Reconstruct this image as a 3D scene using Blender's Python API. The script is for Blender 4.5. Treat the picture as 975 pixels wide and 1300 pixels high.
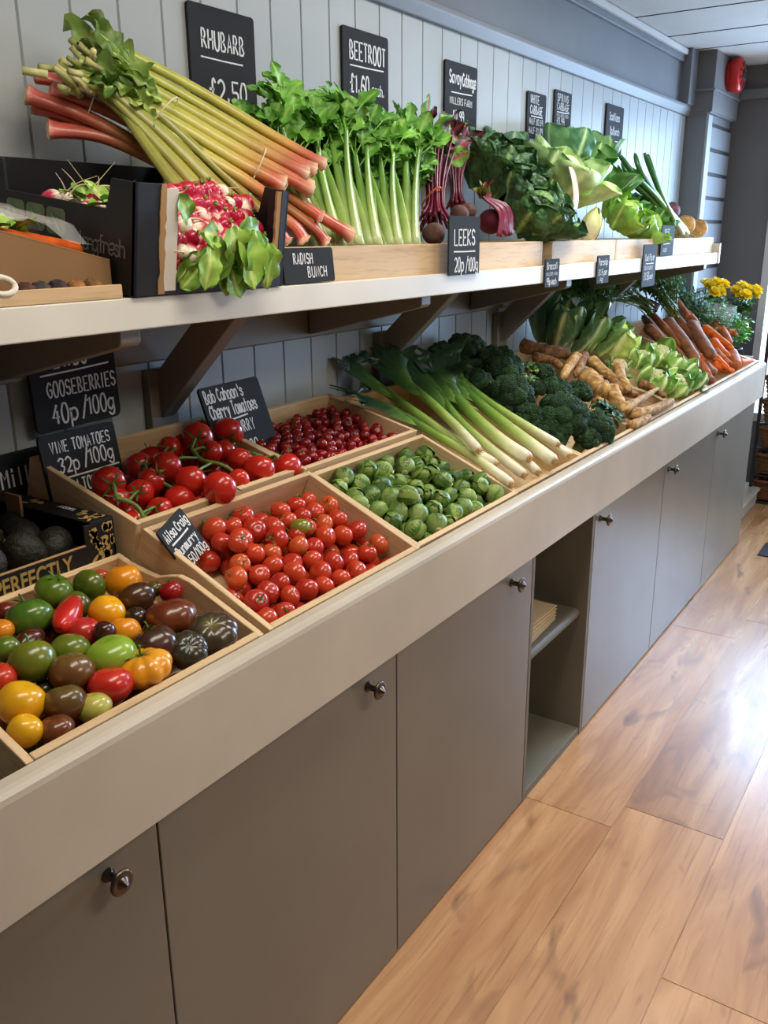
import bpy, math, random
import numpy as np
from mathutils import Vector, Matrix, Euler, noise as mnoise

for o in list(bpy.data.objects):
    bpy.data.objects.remove(o)
SC = bpy.context.scene
COLL = SC.collection
PI = math.pi

def c(r, g, b):
    f = lambda t: (t / 255 / 12.92) if t <= 10 else ((t / 255 + .055) / 1.055) ** 2.4
    return (f(r), f(g), f(b))

# ------------------------------------------------------------------ camera
cam_d = bpy.data.cameras.new('camera')
cam = bpy.data.objects.new('camera', cam_d)
COLL.objects.link(cam)
cam_d.sensor_fit = 'VERTICAL'
cam_d.sensor_height = 36
cam_d.lens = 31.154
cam_d.clip_start = .05
cam.matrix_world = Matrix(((0.551094, 0.252393, -0.795357, 0.0),
                           (-0.834417, 0.159142, -0.527657, -0.8174),
                           (-0.006602, 0.954448, 0.298304, 1.45), (0, 0, 0, 1)))
SC.camera = cam

# ------------------------------------------------------------------ light and exposure
SC.view_settings.view_transform = 'Standard'
SC.view_settings.look = 'None'
SC.view_settings.gamma = 1
SC.view_settings.use_curve_mapping = False
SC.view_settings.exposure = 0.12

world = bpy.data.worlds.new('World')
SC.world = world
world.use_nodes = True
wb = world.node_tree.nodes['Background']
wb.inputs[0].default_value = (.86, .92, 1.0, 1)
wb.inputs[1].default_value = 3.0

def area(name, loc, rot, sx, sy, power, col):
    l = bpy.data.lights.new(name, 'AREA')
    l.shape = 'RECTANGLE'
    l.size = sx
    l.size_y = sy
    l.energy = power
    l.color = col
    o = bpy.data.objects.new(name, l)
    COLL.objects.link(o)
    o.location = loc
    o.rotation_euler = rot
    return o

# daylight entering by the shop window in the end wall (light points back into the shop, -X)
area('window_daylight', (6.15, -.70, 1.62), (0, math.radians(74), 0), 1.7, 1.9, 225, (.42, .66, 1.0))
# added bluish fill from an invented side window (points towards the vegetable wall, +Y)
area('added_side_fill', (4.85, -3.22, 1.25), (PI / 2, 0, 0), 1.0, 1.4, 17, (.44, .67, 1.0))
# ceiling panel lights of the shop: a row along the display
area('ceiling_lamp_near', (.85, -.30, 2.29), (0, 0, 0), 1.15, .3, 12, (1.0, .91, .76))
area('ceiling_lamp_mid', (2.65, -.22, 2.29), (0, 0, 0), 1.15, .3, 17, (1.0, .97, .93))
area('added_aisle_fill', (1.5, -1.7, 2.29), (0, 0, 0), 1.15, .6, 22, (1.0, .91, .76))  # added fill over the aisle to brighten doors and floor

# ------------------------------------------------------------------ materials
def newmat(name):
    m = bpy.data.materials.new(name)
    m.use_nodes = True
    nt = m.node_tree
    return m, nt, nt.nodes['Principled BSDF']

def nd(nt, t, **kw):
    n = nt.nodes.new(t)
    for k, v in kw.items():
        if k in n.inputs:
            n.inputs[k].default_value = v
        else:
            setattr(n, k, v)
    return n

def setp(b, **kw):
    for k, v in kw.items():
        b.inputs[k.replace('_', ' ')].default_value = v

def mixc(nt, a, bb, fac, mode='MIX'):
    n = nt.nodes.new('ShaderNodeMix')
    n.data_type = 'RGBA'
    n.blend_type = mode
    for i, s in ((6, a), (7, bb), (0, fac)):
        if isinstance(s, bpy.types.NodeSocket):
            nt.links.new(s, n.inputs[i])
        elif i == 0:
            n.inputs[0].default_value = s
        else:
            n.inputs[i].default_value = (*s, 1)
    return n.outputs[2]

def rampf(nt, sock, lo, hi):
    n = nt.nodes.new('ShaderNodeMapRange')
    n.inputs[1].default_value = lo
    n.inputs[2].default_value = hi
    nt.links.new(sock, n.inputs[0])
    return n.outputs[0]

def bump(nt, b, sock, strength, dist=.002):
    n = nd(nt, 'ShaderNodeBump', Strength=strength, Distance=dist)
    nt.links.new(sock, n.inputs['Height'])
    nt.links.new(n.outputs[0], b.inputs['Normal'])

def paint(name, col, rough=.45, var=.06, spec=.4, bs=.06):
    m, nt, b = newmat(name)
    tc = nd(nt, 'ShaderNodeTexCoord')
    n1 = nd(nt, 'ShaderNodeTexNoise', Scale=3.0, Detail=4.0)
    nt.links.new(tc.outputs['Object'], n1.inputs[0])
    dark = tuple(x * (1 - 2 * var) for x in col)
    lite = tuple(min(1, x * (1 + 2 * var)) for x in col)
    nt.links.new(mixc(nt, dark, lite, rampf(nt, n1.outputs[0], .3, .7)), b.inputs['Base Color'])
    n2 = nd(nt, 'ShaderNodeTexNoise', Scale=260.0, Detail=2.0)
    nt.links.new(tc.outputs['Object'], n2.inputs[0])
    bump(nt, b, n2.outputs[0], bs, .001)
    setp(b, Roughness=rough, Specular_IOR_Level=spec)
    return m

def wood(name, c1, c2, axis=0, rough=.6, scale=1.0, knots=True):
    """timber with grain along local axis"""
    m, nt, b = newmat(name)
    tc = nd(nt, 'ShaderNodeTexCoord')
    oi = nd(nt, 'ShaderNodeObjectInfo')
    add = nd(nt, 'ShaderNodeVectorMath', operation='MULTIPLY_ADD')
    nt.links.new(oi.outputs['Random'], add.inputs[0])
    add.inputs[1].default_value = (7, 5, 9)
    nt.links.new(tc.outputs['Object'], add.inputs[2])
    mp = nd(nt, 'ShaderNodeMapping')
    s = [22 * scale] * 3
    s[axis] = 1.6 * scale
    mp.inputs['Scale'].default_value = s
    nt.links.new(add.outputs[0], mp.inputs[0])
    n1 = nd(nt, 'ShaderNodeTexNoise', Scale=1.0, Detail=3.0, Distortion=.6)
    nt.links.new(mp.outputs[0], n1.inputs[0])
    # rings from the noise
    mul = nd(nt, 'ShaderNodeMath', operation='MULTIPLY')
    mul.inputs[1].default_value = 9.0
    nt.links.new(n1.outputs[0], mul.inputs[0])
    sn = nd(nt, 'ShaderNodeMath', operation='SINE')
    nt.links.new(mul.outputs[0], sn.inputs[0])
    n2 = nd(nt, 'ShaderNodeTexNoise', Scale=6.0, Detail=2.0)
    nt.links.new(mp.outputs[0], n2.inputs[0])
    f1 = rampf(nt, sn.outputs[0], -1.4, 1.4)
    base = mixc(nt, c1, c2, f1)
    fine = mixc(nt, base, tuple(x * .72 for x in c2), rampf(nt, n2.outputs[0], .52, .9))
    tint = mixc(nt, (.86, .84, .8), (1.05, 1.03, 1.0), oi.outputs['Random'])
    nt.links.new(mixc(nt, fine, tint, 1.0, 'MULTIPLY'), b.inputs['Base Color'])
    bump(nt, b, n2.outputs[0], .12, .001)
    setp(b, Roughness=rough, Specular_IOR_Level=.3)
    return m

def veg(name, rough=.42, ns=40., amt=.25, bs=60., bstr=.15, bdist=.002, spec=.45, coat=0., sss=0., rnd=.12, voro=None, gain=1.0):
    """plant skin: colour from the mesh's own pigment attribute, mottled"""
    m, nt, b = newmat(name)
    at = nd(nt, 'ShaderNodeAttribute', attribute_name='Col')
    tc = nd(nt, 'ShaderNodeTexCoord')
    oi = nd(nt, 'ShaderNodeObjectInfo')
    n1 = nd(nt, 'ShaderNodeTexNoise', Scale=ns, Detail=3.0)
    nt.links.new(tc.outputs['Object'], n1.inputs[0])
    mod = mixc(nt, (gain * (1 - amt),) * 3, (gain * (1 + amt),) * 3, rampf(nt, n1.outputs[0], .3, .7))
    col = mixc(nt, at.outputs['Color'], mod, 1.0, 'MULTIPLY')
    tint = mixc(nt, (1 - rnd, 1 - rnd * .8, 1 - rnd), (1 + rnd, 1 + rnd, 1 + rnd * .6), oi.outputs['Random'])
    col = mixc(nt, col, tint, 1.0, 'MULTIPLY')
    nt.links.new(col, b.inputs['Base Color'])
    if voro:
        n2 = nd(nt, 'ShaderNodeTexVoronoi', Scale=voro)
        nt.links.new(tc.outputs['Object'], n2.inputs[0])
        inv = nd(nt, 'ShaderNodeMath', operation='SUBTRACT')
        inv.inputs[0].default_value = 1
        nt.links.new(n2.outputs['Distance'], inv.inputs[1])
        bump(nt, b, inv.outputs[0], bstr, bdist)
    else:
        n2 = nd(nt, 'ShaderNodeTexNoise', Scale=bs, Detail=3.0)
        nt.links.new(tc.outputs['Object'], n2.inputs[0])
        bump(nt, b, n2.outputs[0], bstr, bdist)
    setp(b, Roughness=rough, Specular_IOR_Level=spec, Coat_Weight=coat, Coat_Roughness=.12)
    if sss:
        setp(b, Subsurface_Weight=sss, Subsurface_Scale=.01)
        b.inputs['Subsurface Radius'].default_value = (1, .5, .25)
    return m

M = {}
M['fascia'] = paint('cream_grey_paint', c(200, 190, 174), .34)
M['shelfpaint'] = paint('shelf_paint', c(222, 218, 206), .42)
M['door'] = paint('taupe_paint', c(126, 121, 110), .27, .03)
M['carcass'] = paint('carcass_paint', c(118, 113, 100), .5)
M['panel'] = paint('panelling_paint', c(172, 179, 181), .42, .03)
M['upper'] = paint('upper_wall_paint', c(118, 122, 126), .6, .04)
M['grey'] = paint('pilaster_paint', c(122, 124, 128), .5, .03)
M['darkwall'] = paint('dark_wall_paint', c(112, 110, 110), .6, .03)
M['bracket'] = paint('bracket_paint', c(128, 120, 108), .5, .04)
M['ceiling'] = paint('ceiling_white', c(204, 203, 200), .85, .02)
M['seam'] = paint('dark_seam', c(40, 38, 36), .7, .02)
M['white'] = paint('white_wall', c(214, 210, 204), .8, .02)
M['shopwall'] = paint('shop_wall_paint', c(112, 108, 104), .7, .03)
M['pine'] = wood('crate_pine', c(226, 198, 158), c(206, 170, 126))
M['piney'] = wood('crate_pine_cross', c(228, 202, 164), c(208, 174, 132), axis=1)
M['oldwood'] = wood('stick_wood', c(176, 128, 88), c(128, 84, 52), axis=2)
M['chalk'] = paint('chalkboard', c(42, 43, 46), .75, .10, .2)
M['letter'] = paint('chalk_ink', c(232, 234, 236), .7, .0)
M['blackcard'] = paint('black_card', c(26, 26, 28), .45, .05, .4)
M['card'] = paint('brown_card', c(150, 116, 82), .8, .06, .2)
M['rawcard'] = paint('raw_card', c(172, 138, 98), .9, .1, .1)
M['gold'] = paint('gold_print', c(176, 146, 84), .5, .12)
M['greyprint'] = paint('grey_print', c(120, 124, 124), .6, .0)
M['paper'] = paint('kraft_paper', c(216, 190, 148), .8, .06)
M['steel'] = paint('pewter', c(96, 90, 84), .28, .1)
for n_ in ('steel',):
    M[n_].node_tree.nodes['Principled BSDF'].inputs['Metallic'].default_value = 1.0
M['red'] = paint('alarm_red', c(196, 34, 30), .3, .02)
M['plastic'] = paint('white_plastic', c(226, 218, 206), .35, .01)
M['string'] = paint('white_string', c(228, 220, 196), .8, .02)
M['rubber'] = paint('orange_band', c(204, 92, 40), .5, .02)
M['wicker'] = wood('wicker', c(124, 88, 56), c(72, 46, 28), scale=4)
M['darkmetal'] = paint('dark_metal', c(38, 36, 36), .5, .05)
M['tomato'] = veg('tomato_skin', .24, 18, .10, 90, .03, coat=.3, sss=.12, rnd=.08)
M['leaf'] = veg('leaf_green', .42, 30, .22, 60, .25, .003, spec=.4, gain=1.5)
M['savoy'] = veg('savoy_leaf', .45, 35, .30, 70, .8, .006, spec=.45, voro=70, gain=1.25)
M['root'] = veg('root_skin', .65, 45, .28, 70, .35, .003, spec=.25)
M['earthy'] = veg('earthy_root', .75, 60, .45, 90, .4, .003, spec=.2)
M['floret'] = veg('floret', .7, 60, .35, bstr=1.0, bdist=.006, spec=.2, voro=230)
M['curd'] = veg('curd', .6, 60, .15, bstr=.9, bdist=.006, spec=.3, voro=180)
M['stalk'] = veg('stalk_skin', .32, 25, .14, 50, .12, .002, spec=.5, coat=.1)
M['avocado'] = veg('avocado_skin', .55, 60, .4, 160, .7, .004, spec=.35, rnd=.25)
M['sprout'] = veg('sprout_leaf', .4, 40, .2, 80, .2, .002, spec=.45, rnd=.18, gain=1.02)
M['petal'] = veg('petal', .5, 30, .1, 40, .1, .002)

m_, nt_, b_ = newmat('clear_bag')
setp(b_, Base_Color=(.9, .93, .95, 1), Roughness=.12, Alpha=.28, Specular_IOR_Level=.9)
M['bag'] = m_
m_, nt_, b_ = newmat('window_glass')
_tr = nt_.nodes.new('ShaderNodeBsdfTransparent')
_gl = nt_.nodes.new('ShaderNodeBsdfGlossy')
_gl.inputs['Roughness'].default_value = .02
_mx = nt_.nodes.new('ShaderNodeMixShader')
_mx.inputs[0].default_value = .06
nt_.links.new(_tr.outputs[0], _mx.inputs[1])
nt_.links.new(_gl.outputs[0], _mx.inputs[2])
nt_.links.new(_mx.outputs[0], nt_.nodes['Material Output'].inputs[0])
M['glass'] = m_

# laminate floor: each plank carries its own tone in the Col attribute
m_, nt, b_ = newmat('laminate_floor')
at = nd(nt, 'ShaderNodeAttribute', attribute_name='Col')
tc = nd(nt, 'ShaderNodeTexCoord')
sep = nd(nt, 'ShaderNodeSeparateColor')
nt.links.new(at.outputs['Color'], sep.inputs[0])
off = nd(nt, 'ShaderNodeVectorMath', operation='MULTIPLY_ADD')
nt.links.new(at.outputs['Color'], off.inputs[0])
off.inputs[1].default_value = (17, 13, 0)
nt.links.new(tc.outputs['Object'], off.inputs[2])
mp = nd(nt, 'ShaderNodeMapping')
mp.inputs['Scale'].default_value = (1.5, 9, 1)
nt.links.new(off.outputs[0], mp.inputs[0])
g1 = nd(nt, 'ShaderNodeTexNoise', Scale=1.0, Detail=5.0, Distortion=1.2)
nt.links.new(mp.outputs[0], g1.inputs[0])
mp2 = nd(nt, 'ShaderNodeMapping')
mp2.inputs['Scale'].default_value = (5, 120, 1)
nt.links.new(off.outputs[0], mp2.inputs[0])
g2 = nd(nt, 'ShaderNodeTexNoise', Scale=1.0, Detail=3.0, Distortion=.4)
nt.links.new(mp2.outputs[0], g2.inputs[0])
mp3 = nd(nt, 'ShaderNodeMapping')
mp3.inputs['Scale'].default_value = (3.2, 8.5, 1)
nt.links.new(off.outputs[0], mp3.inputs[0])
g3 = nd(nt, 'ShaderNodeTexNoise', Scale=1.0, Detail=2.0, Distortion=1.5)
nt.links.new(mp3.outputs[0], g3.inputs[0])
wa = mixc(nt, c(208, 162, 118), c(168, 116, 76), rampf(nt, g1.outputs[0], .36, .70))
wa = mixc(nt, wa, c(152, 106, 70), rampf(nt, g2.outputs[0], .55, .85))
wa = mixc(nt, wa, c(110, 78, 56), rampf(nt, g3.outputs[0], .58, .80))
tn = mixc(nt, (.86, .85, .84), (1.1, 1.08, 1.06), sep.outputs[2])
wa = mixc(nt, wa, tn, 1.0, 'MULTIPLY')
nt.links.new(wa, b_.inputs['Base Color'])
nt.links.new(rampf(nt, g2.outputs[0], -.6, 1.6), b_.inputs['Roughness'])
bump(nt, b_, g2.outputs[0], .12, .0006)
rr = nt.nodes.new('ShaderNodeMapRange')
rr.inputs[3].default_value = .23
rr.inputs[4].default_value = .34
nt.links.new(g1.outputs[0], rr.inputs[0])
nt.links.new(rr.outputs[0], b_.inputs['Roughness'])
setp(b_, Specular_IOR_Level=.6)
M['floor'] = m_

# ------------------------------------------------------------------ mesh helpers
def vec(p):
    return Vector(p)

def frame_at(t, up):
    t = t.normalized()
    s = t.cross(up)
    if s.length < 1e-4:
        s = t.cross(Vector((1, 0, 0)))
        if s.length < 1e-4:
            s = t.cross(Vector((0, 1, 0)))
    s.normalize()
    n = s.cross(t).normalized()
    return s, n

def smooth(pts, k=4):
    """Catmull-Rom through the points"""
    P_ = [Vector(p) for p in pts]
    if len(P_) < 3:
        return P_
    out = []
    for i in range(len(P_) - 1):
        p0 = P_[max(i - 1, 0)]; p1 = P_[i]; p2 = P_[i + 1]; p3 = P_[min(i + 2, len(P_) - 1)]
        for j in range(k):
            t = j / k
            out.append(.5 * ((2 * p1) + (p2 - p0) * t + (2 * p0 - 5 * p1 + 4 * p2 - p3) * t * t + (3 * p1 - p0 - 3 * p2 + p3) * t ** 3))
    out.append(P_[-1])
    return out

def lerp3(a, b, t):
    return tuple(a[i] * (1 - t) + b[i] * t for i in range(3))

def grad(stops):
    def f(t):
        for (t0, c0), (t1, c1) in zip(stops, stops[1:]):
            if t <= t1:
                return lerp3(c0, c1, 0 if t1 == t0 else max(0, (t - t0) / (t1 - t0)))
        return stops[-1][1]
    return f

class G:
    """collects shapes and links them as ONE mesh object"""
    def __init__(s):
        s.V = []; s.F = []; s.C = []
    def put(s, vs, fs, col):
        o = len(s.V)
        s.V += [tuple(v) for v in vs]
        s.F += [tuple(i + o for i in f) for f in fs]
        if isinstance(col, list):
            s.C += col
        else:
            s.C += [col] * len(vs)
    def box(s, x0, x1, y0, y1, z0, z1, col=(1, 1, 1), m=None):
        vs = [Vector((x, y, z)) for z in (z0, z1) for y in (y0, y1) for x in (x0, x1)]
        if m:
            vs = [m @ v for v in vs]
        s.put(vs, [(0, 2, 3, 1), (4, 5, 7, 6), (0, 1, 5, 4), (2, 6, 7, 3), (0, 4, 6, 2), (1, 3, 7, 5)], col)
        return s
    def prism(s, poly, a, b, axis=0, col=(1, 1, 1)):
        """polygon (list of 2D) extruded along axis from a to b"""
        n = len(poly)
        def mk(u, v, w):
            return ((w, u, v), (u, w, v), (u, v, w))[axis]
        vs = [mk(u, v, a) for u, v in poly] + [mk(u, v, b) for u, v in poly]
        fs = [tuple(range(n))[::-1], tuple(range(n, 2 * n))] + [(i, (i + 1) % n, (i + 1) % n + n, i + n) for i in range(n)]
        s.put(vs, fs, col)
        return s
    def tube(s, pts, rad, n=8, col=(1, 1, 1), up=(0, 0, 1), flat=1.0, ridge=0, ramp=0., cap=True):
        pts = [Vector(p) for p in pts]
        m = len(pts)
        up = Vector(up)
        vs = []; cs = []
        for i, p in enumerate(pts):
            t = pts[min(i + 1, m - 1)] - pts[max(i - 1, 0)]
            sd, nn = frame_at(t, up)
            r = rad(i / (m - 1)) if callable(rad) else rad
            cc = col(i / (m - 1)) if callable(col) else col
            for j in range(n):
                a = 2 * PI * j / n
                rr = r * (1 + (ramp * math.cos(ridge * a) if ridge else 0))
                vs.append(p + sd * (rr * math.cos(a)) + nn * (rr * flat * math.sin(a)))
                cs.append(cc)
        fs = [(i * n + j, i * n + (j + 1) % n, (i + 1) * n + (j + 1) % n, (i + 1) * n + j) for i in range(m - 1) for j in range(n)]
        if cap:
            fs += [tuple(range(n))[::-1], tuple((m - 1) * n + j for j in range(n))]
        s.put(vs, fs, cs)
        return s
    def sphere(s, ctr, r, col=(1, 1, 1), nu=16, nv=10, f=None, m=None):
        """f(theta from +z, phi) -> (radius factor, z factor) ; col may be f(theta, phi)"""
        vs = []; cs = []
        r3 = (r, r, r) if not hasattr(r, '__len__') else r
        ctr = Vector(ctr)
        for i in range(nv + 1):
            th = PI * i / nv
            for j in range(nu):
                ph = 2 * PI * j / nu
                k = f(th, ph) if f else 1.0
                p = Vector((r3[0] * k * math.sin(th) * math.cos(ph), r3[1] * k * math.sin(th) * math.sin(ph), r3[2] * k * math.cos(th)))
                vs.append(ctr + (m @ p if m else p))
                cs.append(col(th, ph) if callable(col) else col)
        fs = [(i * nu + j, (i + 1) * nu + j, (i + 1) * nu + (j + 1) % nu, i * nu + (j + 1) % nu) for i in range(nv) for j in range(nu)]
        s.put(vs, fs, cs)
        return s
    def lathe(s, prof, n=24, col=(1, 1, 1), m=None):
        """profile (r, z) about local z"""
        vs = []
        for r, z in prof:
            for j in range(n):
                a = 2 * PI * j / n
                p = Vector((r * math.cos(a), r * math.sin(a), z))
                vs.append(m @ p if m else p)
        k = len(prof)
        fs = [(i * n + j, i * n + (j + 1) % n, (i + 1) * n + (j + 1) % n, (i + 1) * n + j) for i in range(k - 1) for j in range(n)]
        fs += [tuple(range(n))[::-1], tuple((k - 1) * n + j for j in range(n))]
        s.put(vs, fs, col)
        return s
    def leaf(s, base, d, up, L, W, bend=.6, cup=.3, ruf=.2, nu=9, nv=7, shape=None, rib=0., ce=(.1, .3, .05), cv=None, seed=0, vein=.14, lobes=0, thick=0.0, fold=0.):
        """a leaf blade growing from base along d; bends away from up"""
        d = Vector(d).normalized(); up = Vector(up)
        sd, nn = frame_at(d, up)
        cv = cv or ce
        p = Vector(base)
        vs = []; cs = []
        step = L / (nu - 1)
        for i in range(nu):
            t = i / (nu - 1)
            w = W * (shape(t) if shape else math.sin(PI * min(1, t * .94 + .06)) ** .7)
            if lobes:
                w *= 1 + .28 * math.cos(lobes * PI * t)
            for j in range(nv):
                v = 2 * j / (nv - 1) - 1
                h = mnoise.noise(Vector((t * 4 + seed * 3.1, v * 2.2 + seed * 1.7, seed * .77)))
                z = cup * w * v * v + ruf * W * h * (abs(v) ** 1.2 * .9 + .15) + (abs(v) * fold * w) - rib * max(0, 1 - abs(v) / .30) * (1 - .85 * t)
                vs.append(p + sd * (w * v) + nn * z)
                kv = max(0, 1 - abs(v) / vein) if vein else 0
                sv = max(0, math.sin((t * 6 - abs(v) * 2.2) * PI * 2)) ** 6 * .35
                cs.append(lerp3(ce, cv, min(1, kv + sv * (1 - abs(v)))))
            if i < nu - 1:
                a = -bend / (nu - 1)
                rot = Matrix.Rotation(a, 3, sd)
                d = rot @ d; nn = rot @ nn
                p = p + d * step
        fs = [(i * nv + j, i * nv + j + 1, (i + 1) * nv + j + 1, (i + 1) * nv + j) for i in range(nu - 1) for j in range(nv - 1)]
        s.put(vs, fs, cs)
        return s
    def build(s, name, mat, parent=None, sm=True, bev=0, m=None):
        me = bpy.data.meshes.new(name)
        me.from_pydata(s.V, [], s.F)
        at = me.color_attributes.new('Col', 'FLOAT_COLOR', 'POINT')
        flat = np.ones((len(s.V), 4), dtype=np.float32)
        flat[:, :3] = np.array([cc[:3] for cc in s.C], dtype=np.float32)
        at.data.foreach_set('color', flat.ravel())
        if sm:
            me.polygons.foreach_set('use_smooth', [True] * len(me.polygons))
        me.materials.append(M[mat] if isinstance(mat, str) else mat)
        o = bpy.data.objects.new(name, me)
        COLL.objects.link(o)
        if parent:
            o.parent = parent
        if m:
            o.matrix_local = m
        if bev:
            md = o.modifiers.new('soft_edge', 'BEVEL')
            md.width = bev
            md.segments = 2
            md.limit_method = 'ANGLE'
        return o

def tag(o, label, cat, group=None):
    o['label'] = label
    o['category'] = cat
    if group:
        o['group'] = group
    return o

def empty(name, loc=(0, 0, 0), label=None, cat=None, group=None, m=None):
    o = bpy.data.objects.new(name, None)
    o.empty_display_size = .05
    COLL.objects.link(o)
    if m:
        o.matrix_world = m
    else:
        o.location = loc
    if label:
        tag(o, label, cat, group)
    return o

def struct(o):
    o['kind'] = 'structure'
    return o

def copy_tree(o, kids, m=None):
    r = o.copy()
    COLL.objects.link(r)
    for ch, gk in kids:
        d = ch.copy()
        COLL.objects.link(d)
        d.parent = r
        for g in gk:
            e = g.copy()
            COLL.objects.link(e)
            e.parent = d
    if m:
        r.matrix_world = m
    return r

def frame(o, x, y=None, z=None):
    """matrix with origin o and given axes (columns)"""
    return Matrix(((x[0], y[0], z[0], o[0]), (x[1], y[1], z[1], o[1]), (x[2], y[2], z[2], o[2]), (0, 0, 0, 1)))

def zdir(o, d, roll=0., s=1.0):
    """matrix at o with local +z along d"""
    d = Vector(d).normalized()
    q = d.to_track_quat('Z', 'Y')
    return Matrix.Translation(Vector(o)) @ q.to_matrix().to_4x4() @ Matrix.Rotation(roll, 4, 'Z') @ Matrix.Scale(s, 4)

# ------------------------------------------------------------------ the room
rng = random.Random(4)
XN, XF, YW, YR, ZC = -1.9, 5.5, .6, -3.1, 2.31

# floor: laminate planks over a dark joint layer, one mesh
g = G()
g.box(XN, XF, YR, YW, -.05, -.0015, (0, 0, 0))
W_ = .252
joints = {0: [.58, 1.92, 3.24, 4.56], 1: [.70, 2.025, 3.44, 4.7], 2: [.2, 1.51, 2.86, 4.2]}
row = 0
y = .017
rows = []
yy = y + W_ * 3
k = -3
while yy > YR:
    rows.append((k, max(yy - W_, YR), min(yy, YW)))
    yy -= W_
    k += 1
for k, ya, yb in rows:
    if yb - ya < .01:
        continue
    js = joints.get(k) or [XN + rng.uniform(.2, 1.3) + 1.33 * i for i in range(6)]
    xs = [XN] + [j for j in js if XN < j < XF] + [XF]
    for xa, xb in zip(xs, xs[1:]):
        tone = (rng.random(), rng.random(), rng.random())
        g.box(xa + .0011, xb - .0011, ya + .0012, yb - .0012, -.01, 0, tone)
struct(g.build('floor', 'floor', sm=False))

# left wall: plaster above, dado rail, vertical tongue-and-groove boards with V grooves
struct(G().box(XN, XF, YW + .01, YW + .12, 0, ZC + .1).build('wall_left', 'upper', sm=False))
g = G()
sp = .1086
x = 1.0445 - sp * 27
poly = []
xs = []
while x < 4.93:
    xa, xb = max(x, XN), min(x + sp, 4.94)
    if xb > xa + .02:
        g.prism([(xa + .003, YW), (xb - .003, YW), (xb, YW + .006), (xb, YW + .02), (xa, YW + .02), (xa, YW + .006)], .0, 2.03, axis=2)
    x += sp
struct(g.build('trim_1', 'panel', sm=False))
g = G()
g.prism([(YW + .01, 2.015), (YW - .012, 2.015), (YW - .03, 2.045), (YW - .03, 2.06), (YW + .01, 2.065)], XN, 4.95, axis=0)
struct(g.build('trim_2', 'grey', sm=False, bev=.003))
# rail on the boards beneath the shelf
struct(G().box(XN, 4.9, YW - .018, YW + .005, 1.205, 1.30).build('trim_3', 'bracket', sm=False, bev=.004))
# cove strip below the ceiling
struct(G().box(XN, 4.85, YW - .02, YW + .02, ZC - .03, ZC - .004).build('trim_4', 'ceiling', sm=False, bev=.004))
struct(G().box(XN, 4.85, YW - .006, YW + .02, ZC - .06, ZC - .03).build('trim_5', 'upper', sm=False, bev=.004))

# ceiling with tile joints
g = G()
g.box(XN, XF, YR, YW + .1, ZC, ZC + .1)
struct(g.build('ceiling', 'ceiling', sm=False))
g = G()
for xx in (-.42, .18, .78, 1.38, 1.98, 2.58, 3.18, 3.78, 4.04, 4.50, 4.88):
    if xx not in (3.78,):
        g.box(xx - .004, xx + .004, YR, YW, ZC - .002, ZC + .002)
for yy in (-.62, -1.86):
    g.box(XN, XF, yy - .004, yy + .004, ZC - .002, ZC + .002)
struct(g.build('trim_6', 'seam', sm=False))

# pilaster at the far end of the boards with slat-wall on its side
g = G()
g.box(4.95, 5.45, .50, YW + .05, 0, 2.03)
struct(g.build('trim_7', 'grey', sm=False, bev=.003))
g = G()
g.box(4.93, 5.45, .47, YW + .05, 2.03, ZC)
struct(g.build('trim_8', 'darkwall', sm=False, bev=.003))
g = G()
g.box(4.915, 5.44, .46, YW, 2.125, 2.135)
g.box(4.935, 5.44, .478, YW, 2.025, 2.04)
g.box(4.82, 4.93, .56, YW + .02, 2.06, ZC)
struct(g.build('trim_9', 'grey', sm=False, bev=.002))
g = G()
z = .32
while z < 2.0:
    g.box(5.04, 5.44, .494, .53, z, z + .016)
    z += .118
struct(g.build('trim_10', 'seam', sm=False))
# slat boards standing a little proud between the grooves
g = G()
z = .336
while z < 1.98:
    g.box(5.03, 5.445, .49, .51, z, z + .100)
    z += .118
struct(g.build('trim_11', 'grey', sm=False, bev=.002))
struct(G().box(4.955, 5.03, .488, .51, 0, 2.02).build('trim_12', 'panel', sm=False, bev=.003))

# end wall with the shop window
WY0, WY1, WZ0, WZ1 = -1.30, .245, .42, 2.02
g = G()
g.box(XF, XF + .12, WY1, YW + .1, 0, ZC)
g.box(XF, XF + .12, YR, WY0, 0, ZC)
g.box(XF, XF + .12, WY0, WY1, 0, WZ0)
g.box(XF, XF + .12, WY0, WY1, WZ1, ZC)
struct(g.build('wall_far', 'darkwall', sm=False))
g = G()
g.box(XF - .012, XF + .06, WY1 - .03, WY1 + .012, WZ0 - .03, WZ1 + .03)
g.box(XF - .012, XF + .06, WY0 - .012, WY0 + .03, WZ0 - .03, WZ1 + .03)
g.box(XF - .012, XF + .06, WY0, WY1, WZ0 - .03, WZ0 + .02)
g.box(XF - .012, XF + .06, WY0, WY1, WZ1 - .02, WZ1 + .03)
g.box(XF + .01, XF + .05, -.60, -.55, WZ0, WZ1)
wf = struct(g.build('window_1', 'white', sm=False, bev=.003))
pn = G().box(XF + .03, XF + .034, WY0 + .02, WY1 - .02, WZ0 + .01, WZ1 - .01).build('pane', 'glass', wf, sm=False)
struct(G().box(XF - .03, XF, WY1 + .03, .48, 2.14, 2.19).build('trim_13', 'grey', sm=False, bev=.003))
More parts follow.
